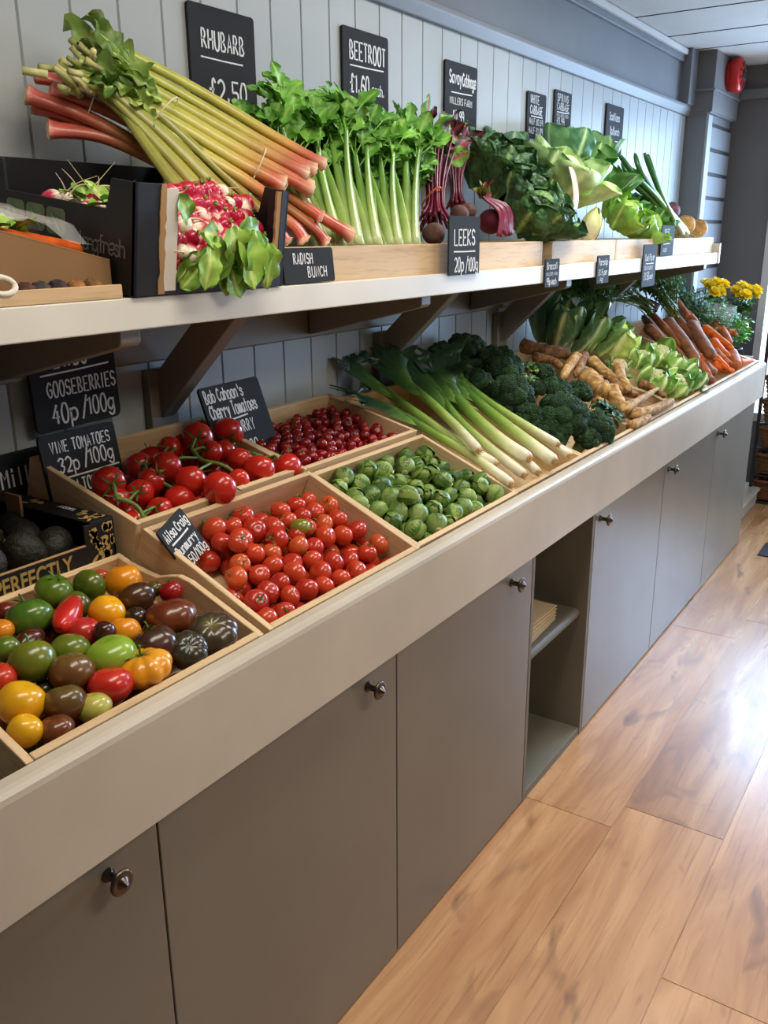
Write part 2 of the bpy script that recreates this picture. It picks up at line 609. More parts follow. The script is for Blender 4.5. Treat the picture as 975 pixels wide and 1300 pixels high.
# rest of the shop
g = G()
g.box(XN, 4.30, YR - .1, YR, 0, ZC)
g.box(5.40, XF, YR - .1, YR, 0, ZC)
g.box(4.30, 5.40, YR - .1, YR, 0, .45)
g.box(4.30, 5.40, YR - .1, YR, 2.05, ZC)
struct(g.build('wall_right', 'shopwall', sm=False))
g = G()
for x in (4.30, 5.36):
    g.box(x, x + .04, YR - .06, YR + .012, .43, 2.07)
for z in (.43, 2.03):
    g.box(4.30, 5.40, YR - .06, YR + .012, z, z + .04)
wf = struct(g.build('added_side_window', 'white', sm=False, bev=.003))  # invented window out of view, added to light the far end
G().box(4.32, 5.38, YR - .034, YR - .03, .46, 2.04).build('pane', 'glass', wf, sm=False)
struct(G().box(XN - .1, XN, YR, YW + .1, 0, ZC).build('wall_near', 'shopwall', sm=False))
# pavement outside
struct(G().box(XF + .12, 12, -6, 6, -.2, -.1).build('ground_outside', 'white', sm=False))

# red fire alarm bell on the pilaster
bell = empty('alarm_bell', (5.19, .47, 2.222), 'round red fire alarm sounder high on the grey pilaster', 'alarm')
mb = Matrix.Rotation(PI / 2, 4, 'X')
G().lathe([(.075, -.001), (.075, .02), (.068, .028)], 28, m=mb).build('back_plate', 'red', bell)
G().lathe([(.079, .02), (.083, .028), (.083, .05), (.078, .062), (.066, .070), (.035, .074)], 32, m=mb).build('dome', 'red', bell)
g = G()
g.lathe([(.028, .0742), (.03, .0765), (.0, .0765)], 20, m=mb)
for i in range(10):
    a = 2 * PI * i / 10
    g.box(-.004, .004, -.016, .016, .072, .0752, m=mb @ Matrix.Rotation(a, 4, 'Z') @ Matrix.Translation((0, .048, 0)))
g.build('grille', 'darkmetal', bell)

# ------------------------------------------------------------------ counter and cabinets
HB = .7235       # underside of the fascia
def knob(x, z, parent):
    m = Matrix.Translation((x, 0, z)) @ Matrix.Rotation(PI / 2, 4, 'X')
    prof = [(.0095, 0), (.0095, .003), (.006, .006), (.0055, .018), (.0075, .022), (.0155, .024), (.0175, .026),
            (.0175, .0285), (.0155, .030), (.0125, .0305), (.0105, .0295), (.0085, .0305), (.0075, .033), (.0045, .0345), (.0038, .037), (.0, .0385)]
    return G().lathe(prof, 28, m=m).build('knob', 'steel', parent)

def cabinet(xa, xb, kx, label):
    e = empty('base_cabinet', ((xa + xb) / 2, .25, 0), label, 'cabinet', 'grey cupboards under the vegetable counter')
    ox, oy = (xa + xb) / 2, .25
    T = lambda g_: None
    g = G()
    g.box(xa - ox + .002, xa - ox + .018, .02 - oy, .5 - oy, .02, HB)
    g.box(xb - ox - .018, xb - ox - .002, .02 - oy, .5 - oy, .02, HB)
    g.box(xa - ox + .018, xb - ox - .018, .02 - oy, .5 - oy, .02, .038)
    g.box(xa - ox + .018, xb - ox - .018, .485 - oy, .5 - oy, .038, HB)
    g.box(xa - ox + .01, xb - ox - .01, .05 - oy, .5 - oy, 0.0, .02)
    g.build('carcass', 'carcass', e, sm=False, bev=.001)
    d = G().box(xa - ox + .0016, xb - ox - .0016, -oy, .018 - oy, .006, HB + .004).build('door', 'door', e, sm=False, bev=.0016)
    k_ = knob(kx - ox, .6735, d)
    k_.location = (0, -oy, 0)
    return e
cabinet(.02, .6745, .588, 'grey base cupboard nearest the camera, door cut by the frame edge')
cabinet(.6745, 1.272, 1.174, 'grey base cupboard second from the camera end, knob at its far top corner')
cabinet(1.272, 1.888, 1.767, 'grey base cupboard directly before the open shelf niche')
cabinet(2.309, 2.966, 2.349, 'grey base cupboard directly behind the open shelf niche')
cabinet(2.966, 3.66, 3.008, 'grey base cupboard second from the window end, knob at its near edge')
cabinet(3.66, 4.368, 3.684, 'bluish lit grey base cupboard at the window end of the counter')

# open niche
e = empty('open_cabinet', (2.0985, .25, 0), 'open grey cabinet niche with one round-edged shelf between cupboards', 'cabinet')
g = G()
X_ = lambda x: x - 2.0985
g.box(X_(1.889), X_(1.904), -.25, .25, 0, HB)
g.box(X_(2.292), X_(2.308), -.25, .25, 0, HB)
g.box(X_(1.904), X_(2.292), .235, .25, 0, HB)
g.build('carcass', 'carcass', e, sm=False, bev=.001)
G().box(X_(1.904), X_(2.292), -.248, .235, 0, .024).build('floor_board', 'carcass', e, sm=False, bev=.001)
sh = [(.24, .385), (.24, .41)]
pr = [(.235, .381), (.235, .409)] + [(-.215 - .014 * math.sin(a), .395 + .014 * math.cos(a)) for a in [PI * i / 8 for i in range(9)]]
G().prism(pr, X_(1.905), X_(2.291), axis=0).build('shelf', 'carcass', e, sm=False)

# stack of brown paper bags on the niche shelf
for i in range(5):
    o = G()
    rr = random.Random(i)
    nx, ny = 10, 6
    vs = []
    for b in range(ny):
        for a in range(nx):
            vs.append((-.13 + .26 * a / (nx - 1), -.09 + .18 * b / (ny - 1), .0012 * mnoise.noise(Vector((a * .7, b * .9, 3))) + (.0 if b == 0 and a % 2 else 0)))
    top = [(v[0], v[1], v[2] + .003) for v in vs]
    n_ = nx * ny
    fs = [(b * nx + a, b * nx + a + 1, (b + 1) * nx + a + 1, (b + 1) * nx + a) for b in range(ny - 1) for a in range(nx - 1)]
    fs2 = [tuple(q + n_ for q in f) for f in fs]
    ed = [a for a in range(nx)] + [b * nx + nx - 1 for b in range(1, ny)] + [(ny - 1) * nx + a for a in range(nx - 2, -1, -1)] + [b * nx for b in range(ny - 2, 0, -1)]
    sd_ = [(ed[q], ed[(q + 1) % len(ed)], ed[(q + 1) % len(ed)] + n_, ed[q] + n_) for q in range(len(ed))]
    o.put(vs + top, [f[::-1] for f in fs] + fs2 + sd_, (1, 1, 1))
    p = o.build('paper_bag', 'paper', sm=False)
    p.location = (2.05 + .004 * i, .135 + .003 * i, .4112 + i * .0088)
    p.rotation_euler = (0, 0, .05 - .02 * i)
    tag(p, 'flat brown paper bag in the small stack on the niche shelf', 'bag', 'paper bags on the niche shelf')

# counter top: fascia with rolled lip, sloping display board, end panel
e = empty('display_counter', (2.2, .28, 0), 'long sloping vegetable counter with deep cream fascia', 'counter')
ox, oy = 2.2, .28
lip = [(-.028, HB), (-.028, .868), (-.0265, .875), (-.0225, .880), (-.016, .882), (.0, .882), (.0, .866), (-.010, .862), (-.010, HB)]
G().prism([(a - oy, b) for a, b in lip], .02 - ox, 4.372 - ox, axis=0).build('fascia', 'fascia', e, sm=False)
g = G()
g.box(4.355 - ox, 4.372 - ox, -.02 - oy, .56 - oy, HB, .80)
g.prism([(-.005 - oy, .80), (-.005 - oy, .882), (.56 - oy, 1.03), (.56 - oy, .80)], 4.355 - ox, 4.372 - ox, axis=0)
g.build('end_panel', 'fascia', e, sm=False)
g = G()
g.prism([(.02 - oy, .742), (.58 - oy, .915), (.58 - oy, .93), (.02 - oy, .757)], .02 - ox, 4.352 - ox, axis=0)
g.box(.02 - ox, 4.352 - ox, -.008 - oy, .52 - oy, HB + .005, HB + .018)
g.build('display_board', 'carcass', e, sm=False)

# ------------------------------------------------------------------ wall shelf
SY, SZ = .22, 1.365
e = empty('wall_shelf', (2.2, .4, 1.33), 'long cream painted wall shelf on diagonal braces above the counter', 'shelf')
o3 = (2.2, .4, 1.33)
def SB(x0, x1, y0, y1, z0, z1, g=None):
    g = g or G()
    g.box(x0 - o3[0], x1 - o3[0], y0 - o3[1], y1 - o3[1], z0 - o3[2], z1 - o3[2])
    return g
SB(.02, 4.32, SY + .018, YW - .002, 1.338, 1.356).build('board', 'shelfpaint', e, sm=False)
SB(.02, 4.30, SY, SY + .018, 1.3185, 1.365).build('fascia', 'shelfpaint', e, sm=False, bev=.002)
SB(4.30, 4.32, SY - .006, YW - .01, 1.318, 1.405).build('end_panel', 'shelfpaint', e, sm=False, bev=.002)
def bearer(x):
    pr = [(SY + .03, 1.337), (SY + .03, 1.297), (SY + .036, 1.291), (.577, 1.214), (.577, 1.337)]
    o = G().prism([(a - o3[1], b - o3[2]) for a, b in pr], x - .02 - o3[0], x + .02 - o3[0], axis=0).build('bearer', 'bracket', e, sm=False, bev=.002)
    return o
for x in (.07, .92, 1.79, 2.64, 3.44, 4.22):
    bearer(x)
def brace(x):
    a = math.radians(45)
    pr = [(.32, 1.337), (.42, 1.337), (.597, 1.17), (.597, 1.07)]
    G().prism([(p - o3[1], q - o3[2]) for p, q in pr], x - .02 - o3[0], x + .02 - o3[0], axis=0).build('brace', 'bracket', e, sm=False, bev=.003)
    SB(x - .045, x + .03, .578, .598, .95, 1.19).build('wall_batten', 'bracket', e, sm=False, bev=.002)
for x in (1.285, 2.13, 2.87, 3.72):
    brace(x)

# ------------------------------------------------------------------ crates on the counter
TH = .011
def crate(x0, x1, yf, zf, yb, zb, h, label, side=None, hb=None, group='pine crates on the counter', mat=('pine', 'piney'), L=None, name='wooden_crate'):
    """open crate whose front top edge is (yf,zf) and back top edge (yb,zb); returns empty, local->world matrix, width, depth"""
    th = math.atan2(zb - zf, yb - yf)
    n = Vector((0, -math.sin(th), math.cos(th)))
    L = L or math.hypot(zb - zf, yb - yf)
    o = Vector((x0, yf, zf)) - n * h
    m = Matrix.Translation(o) @ Matrix.Rotation(th, 4, 'X')
    e = empty(name, label=label, cat='crate', group=group, m=m)
    w = x1 - x0
    hb = hb or h
    G().box(TH, w - TH, 0, TH, 0, h).build('front_board', mat[0], e, sm=False, bev=.0015)
    G().box(TH, w - TH, L - TH, L, 0, hb).build('back_board', mat[0], e, sm=False, bev=.0015)
    pr = side or [(0, 0), (0, h), (L, hb), (L, 0)]
    for a in (0, w - TH):
        G().prism(pr, a, a + TH, axis=0).build('side_board', mat[1], e, sm=False, bev=.0015)
    G().box(TH, w - TH, TH, L - TH, 0.0, .008).build('base_board', mat[0], e, sm=False)
    return e, m, w, L

def pack(n, rfun, w, L, h0, seed, iters=260, top=None):
    """drop n balls into a box w x L standing on height h0; returns list of (x,y,z,r)"""
    r_ = np.random.RandomState(seed)
    R_ = np.array([rfun(r_) for _ in range(n)])
    Pp = np.stack([r_.uniform(R_, w - R_), r_.uniform(R_, L - R_), h0 + R_ + r_.uniform(0, .12, n)], 1)
    if top:
        Pp[:, 2] = h0 + R_ + np.array([top(r_, p) for p in Pp])
    for it in range(iters):
        Pp[:, 2] -= .0022 * (1 - it / iters)
        for _ in range(2):
            D = Pp[:, None] - Pp[None]
            dist = np.sqrt((D ** 2).sum(2)) + 1e-9
            ov = (R_[:, None] + R_[None]) * .985 - dist
            np.fill_diagonal(ov, 0)
            ov = np.clip(ov, 0, None)
            Pp += (D / dist[:, :, None] * ov[:, :, None] * .32).sum(1)
            Pp[:, 0] = np.clip(Pp[:, 0], R_, w - R_)
            Pp[:, 1] = np.clip(Pp[:, 1], R_, L - R_)
            Pp[:, 2] = np.maximum(Pp[:, 2], h0 + R_)
    return [(*p, r) for p, r in zip(Pp, R_)]

near_prof = [(0, 0), (0, .083), (.012, .084), (.15, .0835), (.175, .078), (.195, .065), (.215, .049), (.24, .042), (.28, .033), (.3125, .031), (.3125, 0)]
# heirloom crate: cut-away sides
cr_h, m_h, w_h, L_h = crate(.5, .9075, 0, .885, .29, 1.002, .085, 'pale pine crate holding mixed multicoloured heirloom tomatoes', side=near_prof, hb=.031, L=.3125)
cr_a, m_a, w_a, L_a = crate(.9195, 1.355, 0, .885, .262, .999, .085, 'pine crate of small red tomatoes with the tilted square price tag')
cr_v, m_v, w_v, L_v = crate(.9195, 1.345, .275, 1.004, .54, 1.082, .11, 'pine crate of red tomatoes on the vine at the back')
cr_s, m_s, w_s, L_s = crate(1.3575, 1.795, .004, .885, .262, .993, .085, 'pine crate heaped with green brussels sprouts')
cr_c, m_c, w_c, L_c = crate(1.3575, 1.795, .275, 1.000, .54, 1.066, .10, 'pine crate of tiny dark red cherry tomatoes')
cr_l, m_l, w_l, L_l = crate(1.797, 2.206, .006, .885, .54, 1.048, .085, 'long pine crate of leeks beside the sprouts')
cr_b, m_b, w_b, L_b = crate(2.208, 2.63, .006, .885, .54, 1.055, .085, 'long pine crate filled with dark green broccoli')
cr_p, m_p, w_p, L_p = crate(2.632, 3.07, .006, .885, .54, 1.055, .085, 'long pine crate of muddy pale root vegetables')
cr_f, m_f, w_f, L_f = crate(3.072, 3.50, .006, .885, .54, 1.055, .085, 'long pine crate of leafy pale green cauliflowers')
cr_k, m_k, w_k, L_k = crate(3.502, 3.92, .006, .885, .54, 1.055, .085, 'long pine crate of muddy brown bunched carrots')
cr_o, m_o, w_o, L_o = crate(3.922, 4.345, .006, .885, .54, 1.055, .085, 'long pine crate of clean orange carrots at the window end')

# ------------------------------------------------------------------ tomatoes
TOMS = {}
def calyx(parent, r, z, seed, n=5, mat='leaf', stem=True, size=.62):
    g = G()
    rr = random.Random(seed)
    for i in range(n):
        a = 2 * PI * i / n + rr.uniform(-.3, .3)
        d = (math.cos(a), math.sin(a), rr.uniform(.05, .5))
        g.leaf((0, 0, z), d, (0, 0, 1), r * rr.uniform(size * .8, size * 1.2), r * .11, bend=rr.uniform(-.5, .7), cup=.2, ruf=.3, nu=5, nv=3,
               shape=lambda t: (1 - t) ** .7 * (.5 + t), ce=c(62, 92, 34), seed=seed + i)
    if stem:
        g.tube(smooth([(0, 0, z - r * .05), (r * .03, 0, z + r * .22), (r * .12, r * .04, z + r * .45)]), r * .05, 6, c(78, 104, 44))
    return g.build('calyx', mat, parent)

def tom_mesh(name, r, col, flat=.86, ribs=0, amp=.0, nu=28, nv=16, long=1.0, seed=0):
    g = G()
    k = seed * 1.3
    def f(th, ph):
        dim = -.17 * math.exp(-(th / .34) ** 2) - .05 * math.exp(-((PI - th) / .25) ** 2)
        rb = amp * abs(math.sin(ribs * ph / 2 + k)) ** .7 * math.sin(th) ** .6 - amp * .5 if ribs else 0
        wob = .05 * mnoise.noise(Vector((math.sin(th) * math.cos(ph) * 1.3 + k, math.sin(th) * math.sin(ph) * 1.3, math.cos(th))))
        return 1 + dim + rb + wob
    g.sphere((0, 0, 0), (r, r, r * flat * long), col, nu, nv, f)
    return g

def place(o, p, d, roll=0):
    o.matrix_world = zdir(p, d, roll)
    return o

def rdir(rr, tilt=1.0):
    v = Vector((rr.gauss(0, tilt), rr.gauss(0, tilt), 1))
    return v.normalized()

def two(c1, c2, sharp=1.0, stripes=0, seed=0, top=None):
    def f(th, ph):
        t = .5 + .5 * math.cos(th)
        n_ = mnoise.noise(Vector((math.cos(ph) * 1.5 + seed, math.sin(ph) * 1.5, th * 1.2)))
        k = min(1, max(0, t * sharp + .35 * n_))
        if stripes:
            k = min(1, max(0, k + .45 * max(0, math.sin(ph * stripes + 2 * n_)) ** 2))
        q = lerp3(c2, c1, k)
        if top:
            q = lerp3(q, top, math.exp(-(th / .3) ** 2))
        return q
    return f

GREEN = (c(84, 112, 30), c(126, 142, 44)); OLIVE = (c(74, 92, 26), c(120, 126, 40))
H = 'heirloom tomatoes in the near crate'
# (u, v, apparent radius, look, label)   centre found on the heap plane of the crate
PL = None
heir = [
 ((0.7404,0.2578,0.9514,0.0249), 'rg', two(*GREEN, stripes=5), 'plump olive green tomato against the back board, second tallest in the crate', (.2, -.3, 1), 1, .95),
 ((0.7917,0.2437,0.9456,0.0232), 'rg', two(c(98, 110, 24), c(62, 84, 20), stripes=6), 'striped olive green tomato by the back board beside the round orange one', (.9, .2, .3), 0, .92),
 ((0.8399,0.2233,0.9422,0.0255), 'rd', two(c(226, 142, 20), c(232, 150, 24)), 'round orange tomato against the back corner of the crate', (0, .3, 1), 0, .93),
 ((0.8234,0.1760,0.9317,0.0202), 'plum', two(c(62, 34, 22), c(84, 52, 24)), 'dark brown plum tomato under the orange one at the back', (.95, -.25, .1), 0, 1.3),
 ((0.8675,0.1852,0.9280,0.0122), 'rd', two(c(92, 84, 30), c(70, 52, 24)), 'tiny olive brown tomato beside the dark red cherry one', (0, 0, 1), 0, .95),
 ((0.8743,0.1595,0.9274,0.0164), 'rd', two(c(150, 20, 26), c(164, 24, 28)), 'small dark red cherry tomato with green calyx in the back corner', (.1, .5, 1), 1, .92),
 ((0.6692,0.2203,0.9456,0.0284), 'rg', two(c(70, 110, 32), c(116, 146, 50), stripes=7), 'big green tomato with dark stripes and a stalk near the frame edge', (.05, .45, 1), 1, .84),
 ((0.7109,0.1854,0.9404,0.0166), 'long', two(c(190, 34, 30), c(202, 42, 34)), 'long red plum tomato lying diagonally among green ones', (.85, .62, .1), 0, 2.35),
 ((0.7612,0.1688,0.9329,0.0233), 'rd', two(c(232, 166, 24), c(228, 158, 22)), 'round golden yellow tomato in the middle of the back half', (.3, -.4, 1), 0, .92),
 ((0.8247,0.1039,0.9147,0.0336), 'beef', two(c(104, 44, 26), c(126, 66, 34)), 'large brick brown beefsteak tomato on the far side of the crate', (.1, .3, 1), 0, .78),
 ((0.8379,0.0426,0.8984,0.0331), 'rib', two(c(62, 56, 40), c(84, 42, 34), top=c(120, 112, 62)), 'dark ribbed brown tomato in the far front corner, the larger lobed one', (-.35, -.35, 1), 0, .62),
 ((0.7905,0.0287,0.8937,0.0254), 'rib', two(c(54, 56, 40), c(82, 42, 34)), 'smaller dark ribbed tomato pressed against the far front corner one', (-.3, -.6, .7), 0, .70),
 ((0.7921,0.1450,0.9173,0.0161), 'rd', two(c(48, 32, 22), c(58, 36, 22)), 'small blackish tomato deep between the dark plum and the brown beefsteak', (0, 0, 1), 0, .95),
 ((0.7079,0.1552,0.9262,0.0219), 'rd', two(c(198, 48, 44), c(176, 30, 34)), 'pinkish red tomato behind the tiny maroon one', (.2, -.2, 1), 0, .9),
 ((0.7145,0.1216,0.9297,0.0141), 'rd', two(c(66, 26, 22), c(74, 32, 24)), 'tiny maroon tomato resting between yellow and orange ones', (0, 0, 1), 0, .95),
 ((0.7489,0.1148,0.9196,0.0199), 'rd', two(c(232, 144, 22), c(236, 152, 30)), 'round orange tomato right behind the bright green one', (.3, .2, 1), 0, .93),
 ((0.6291,0.2196,0.9433,0.0149), 'rd', two(c(228, 140, 30), c(230, 150, 34)), 'orange tomato half cut by the frame edge', (0, 0, 1), 0, .93),
 ((0.6061,0.1844,0.9340,0.0176), 'rg', two(*GREEN), 'green tomato half cut by the frame edge', (0, .2, 1), 0, .93),
 ((0.6438,0.1866,0.9284,0.0149), 'plum', two(c(86, 34, 26), c(62, 30, 22)), 'dark brown plum tomato sunk behind the stalked olive one', (.95, .2, .1), 0, 1.55),
 ((0.7581,0.0692,0.9065,0.0296), 'beef', two(c(58, 38, 26), c(84, 40, 30)), 'dark brown tomato with green calyx beside the orange ribbed one', (.0, .35, 1), 1, .84),
 ((0.6106,0.1330,0.9245,0.0269), 'rg', two(c(112, 118, 30), c(84, 104, 30), stripes=4), 'olive yellow tomato with brown stalk scar in the near half', (.2, .35, 1), 1, .95),
 ((0.6701,0.1346,0.9207,0.0239), 'rg', two(c(104, 122, 34), c(132, 138, 40), stripes=4), 'dull green tomato between the brown one and the long red plum', (.3, .1, 1), 0, .86),
 ((0.6920,0.0824,0.9110,0.0311), 'rg', two(c(132, 168, 50), c(150, 176, 58)), 'bright apple green tomato in the middle of the crate', (-.15, .25, 1), 0, .82),
 ((0.5665,0.1373,0.9215,0.0188), 'rd', two(c(206, 62, 40), c(198, 44, 36)), 'red tomato half cut by the frame edge', (0, 0, 1), 0, .95),
 ((0.6327,0.0910,0.9092,0.0259), 'beef', two(c(106, 80, 40), c(112, 58, 34)), 'brown green blocky tomato in front of the dull green one', (.1, .2, 1), 0, .92),
 ((0.6539,0.0482,0.8978,0.0259), 'rd', two(c(206, 48, 34), c(188, 34, 30)), 'bright red tomato in front of the apple green one', (.2, .2, 1), 0, .80),
 ((0.7138,0.0266,0.8921,0.0325), 'lobe', two(c(232, 160, 36), c(226, 140, 26), top=c(150, 130, 60)), 'orange yellow ribbed tomato with dry calyx by the front board', (-.1, .1, 1), 1, .66),
 ((0.5588,0.0817,0.9067,0.0264), 'rd', two(c(236, 176, 26), c(232, 164, 20)), 'large yellow tomato in the near corner, the upper yellow one', (.2, -.2, 1), 0, .9),
 ((0.5926,0.0514,0.8966,0.0238), 'beef', two(c(96, 84, 40), c(104, 52, 30)), 'greenish brown tomato beside the large yellow one', (.2, .4, .9), 0, .90),
 ((0.5368,0.0487,0.8938,0.0187), 'rd', two(c(238, 182, 30), c(230, 158, 22)), 'yellow tomato against the near front corner, the lower yellow one', (.2, -.2, 1), 0, .95),
 ((0.6276,0.0294,0.8866,0.0203), 'rd', two(c(198, 190, 92), c(182, 182, 84)), 'pale yellow green tomato low by the front board', (0, .2, 1), 0, .82),
 ((0.5669,0.0317,0.8851,0.0190), 'beef', two(c(112, 66, 36), c(124, 60, 36)), 'brown tomato low by the front board near the yellow pair', (0, .2, 1), 0, .78),
 ((0.6136,0.1104,0.8957,0.0152), 'rd', two(c(58, 46, 26), c(66, 34, 24)), 'dark tomato mostly hidden among the near ones', (0, 0, 1), 0, .95),
]
# let the heap settle apart a little where neighbours would interpenetrate
HP = np.array([h[0][:3] for h in heir]); HR = np.array([h[0][3] * 1.13 for h in heir])
for _ in range(30):
    D = HP[:, None] - HP[None]
    dist = np.sqrt((D ** 2).sum(2)) + 1e-9
    ov = np.clip((HR[:, None] + HR[None]) * .90 - dist, 0, None)
    np.fill_diagonal(ov, 0)
    HP += (D / dist[:, :, None] * ov[:, :, None] * .12).sum(1)
mi_ = m_h.inverted()
for i in range(len(HP)):
    q = mi_ @ Vector(HP[i])
    k = float(HR[i]) * .93
    q.x = min(max(q.x, TH + k), w_h - TH - k); q.y = min(max(q.y, TH + k), L_h - TH - k)
    HP[i] = m_h @ q
for i, (pr, kind, col, lab, d, cal, fl) in enumerate(heir):
    r = float(HR[i])
    p = HP[i]
    if kind == 'rib':
        g = tom_mesh('t', r, col, fl, ribs=9, amp=.06, nu=66, seed=i)
    elif kind == 'lobe':
        g = tom_mesh('t', r, col, fl, ribs=9, amp=.12, nu=54, seed=i)
    elif kind == 'beef':
        g = tom_mesh('t', r, col, fl, ribs=6, amp=.05, nu=42, seed=i)
    else:
        g = tom_mesh('t', r, col, fl, nu=30, nv=18, seed=i)
    o = g.build('heirloom_tomato', 'tomato')
    place(o, p, d)
    tag(o, lab, 'tomato', H)
    if cal:
        calyx(o, r, r * fl * .80, i, stem=True)
# unseen layer that carries the heap
inv = m_h.inverted()

# --- small red tomatoes (front crate, second column)
def proto_toms(n, r, cols, cal, name, sc, flat=.88):
    out = []
    for i in range(n):
        o = tom_mesh('t', r, two(*cols[i % len(cols)], seed=i), flat, nu=22, nv=13, seed=i + 5).build(name, 'tomato')
        k = []
        if cal:
            k = [(calyx(o, r, r * flat * .80, i * 7, size=sc), ())]
        out.append((o, k))
    return out
RED = [(c(200, 62, 34), c(206, 76, 42)), (c(184, 44, 30), c(196, 58, 36)), (c(206, 84, 42), c(212, 100, 50)), (c(192, 52, 32), c(202, 70, 42))]
protos = proto_toms(4, .0205, RED, True, 'tomato', .62)
bare = proto_toms(2, .0205, RED[:2], False, 'tomato', .6)
rr = random.Random(11)
def spread(balls, m, protos, base_r, label, cat, group, off=(0, 0), tilt=.9, bare=None, pb=.4, fixed=None):
    used = set()
    for q, (x, y, z, r) in enumerate(balls):
        src = protos if not bare or rr.random() > pb else bare
        k = rr.randrange(len(src))
        o, kids = src[k]
        w = m @ Vector((x + off[0], y + off[1], z))
        mm = zdir(w, rdir(rr, tilt), rr.uniform(0, 6.28), r / base_r)
        if id(o) not in used:
            used.add(id(o))
            o.matrix_world = mm
        else:
            o = copy_tree(o, kids, mm)
        tag(o, label, cat, group)
    for src in (protos, bare or []):
        for o, kids in src:
            if id(o) not in used:
                for k_, _ in kids:
                    bpy.data.objects.remove(k_)
                bpy.data.objects.remove(o)
balls = pack(128, lambda r_: r_.uniform(.0175, .0225), w_a - 2 * TH - .004, L_a - 2 * TH - .004, .008, 3)
balls = [b for b in balls if not (b[0] < .085 and b[1] > .135)]
spread(balls, m_a, protos, .0205, 'small orange red tomato heaped in the front crate with the tilted tag', 'tomato', 'small red tomatoes in the front crate', (TH + .002, TH + .002), bare=bare, pb=.45)
gt = tom_mesh('t', .019, two(c(120, 128, 36), c(150, 140, 50)), .88).build('tomato', 'tomato')
gt.matrix_world = zdir((1.1968,0.1609,0.9417,0.0202)[:3], (.2, 0, 1))
tag(gt, 'single unripe green tomato at the back of the small red ones', 'tomato')

# --- cherry tomatoes
CH = [(c(150, 18, 22), c(140, 16, 20)), (c(128, 14, 18), c(150, 24, 24)), (c(160, 26, 24), c(150, 20, 20))]
protos = proto_toms(3, .0132, CH, True, 'cherry_tomato', .5, .95)
bare = proto_toms(2, .0132, CH[:2], False, 'cherry_tomato', .5, .95)
balls = pack(250, lambda r_: r_.uniform(.0118, .0142), w_c - 2 * TH - .004, L_c - 2 * TH - .004, .042, 5, iters=220)
G().box(TH + .0005, w_c - TH - .0005, TH + .0005, L_c - TH - .0005, .030, .041).build('inner_board', 'pine', cr_c, sm=False)
spread(balls, m_c, protos, .0132, 'tiny dark red cherry tomato in the back crate behind the sprouts', 'tomato', 'cherry tomatoes in the back crate', (TH + .002, TH + .002), bare=bare, pb=.6)

# --- brussels sprouts
def sprout_proto(seed, r=.022):
    g = G()
    rr_ = random.Random(seed)
    g.sphere((0, 0, 0), (r * .88, r * .88, r * .94), c(120, 142, 70), 14, 9)
    gl = [c(76, 112, 46), c(104, 138, 60), c(62, 98, 42), c(136, 162, 84)]
    for i in range(7):
        ph0 = i * 2.4 + rr_.uniform(-.3, .3)
        lift = 1.0 + .035 * (i % 3)
        nu, nv = 9, 8
        vs = []; cs = []
        base = gl[rr_.randrange(4)]
        for a in range(nu):
            t = a / (nu - 1)
            th = PI * (.97 - t * (.80 - .06 * (i % 2)))
            hw = 1.05 * math.sin(PI * (t * .8 + .12)) ** .6
            for b in range(nv):
                v = 2 * b / (nv - 1) - 1
                ph = ph0 + v * hw
                k = r * (lift + .05 * abs(v) ** 3 * t + .07 * max(0, t - .8) * 5 * .5 + .02 * mnoise.noise(Vector((t * 5, v * 3, seed + i))))
                vs.append((k * math.sin(th) * math.cos(ph), k * math.sin(th) * math.sin(ph), k * math.cos(th) * 1.04))
                vein = max(0, 1 - abs(v) / .13) * (1 - .6 * t) + .4 * max(0, math.sin((t * 5 - abs(v) * 2) * 6.28)) ** 6 * (1 - abs(v))
                cs.append(lerp3(lerp3(c(170, 184, 120), base, min(1, t * 2.2 + .1)), c(176, 196, 124), min(.75, vein * .75)))
        fs = [(a * nv + b, a * nv + b + 1, (a + 1) * nv + b + 1, (a + 1) * nv + b) for a in range(nu - 1) for b in range(nv - 1)]
        g.put(vs, fs, cs)
    g.lathe([(r * .34, -r * 1.02), (r * .36, -r * 1.1), (r * .30, -r * 1.14), (r * .05, -r * 1.13)], 10, c(206, 204, 150))
    return g.build('brussels_sprout', 'sprout')
protos = [(sprout_proto(s), []) for s in (1, 2, 3, 4, 5)]
balls = pack(120, lambda r_: r_.uniform(.0165, .0235), w_s - 2 * TH - .004, L_s - 2 * TH - .004, .014, 8)
spread(balls, m_s, protos, .0232, 'small green brussels sprout heaped in the crate before the leeks', 'brussels sprout', 'brussels sprouts in their crate', (TH + .002, TH + .002), tilt=2.5)

# --- tomatoes on the vine
VN = 'trusses of vine tomatoes'
def vine(name, toms, stem, label, extra=()):
    e = empty('vine_tomato_truss', toms[0][:3], label, 'tomatoes', VN)
    o0 = Vector(toms[0][:3])
    g = G()
    pts = smooth([Vector(s) - o0 for s in stem], 5)
    g.tube(pts, lambda t: .0046 - .0014 * t, 8, c(86, 106, 46))
    tl = []
    for i, t in enumerate(toms):
        p = Vector(t[:3]) - o0
        near = min(pts, key=lambda q: (q - p).length)
        d = (near - p)
        d = d.normalized() if d.length > 1e-4 else Vector((0, 0, 1))
        d = (d + Vector((0, -.15, .35))).normalized()
        r = t[3] * 1.08
        at = p + d * r * .8
        g.tube(smooth([at, at + d * r * .35, near]), (.0028), 6, c(88, 110, 50))
        tl.append((p, d, r, i))
    st = g.build('stem', 'leaf', e)
    for p, d, r, i in tl:
        k = i + len(toms)
        o = tom_mesh('t', r, two(c(184, 30, 22), c(196, 44, 28), seed=i), .92, nu=26, nv=16, seed=k).build('tomato', 'tomato', e)
        o.matrix_local = zdir(p, d, i)
        calyx(o, r, r * .78, k, stem=False, size=.95)
    return e
VA = lambda *a: a
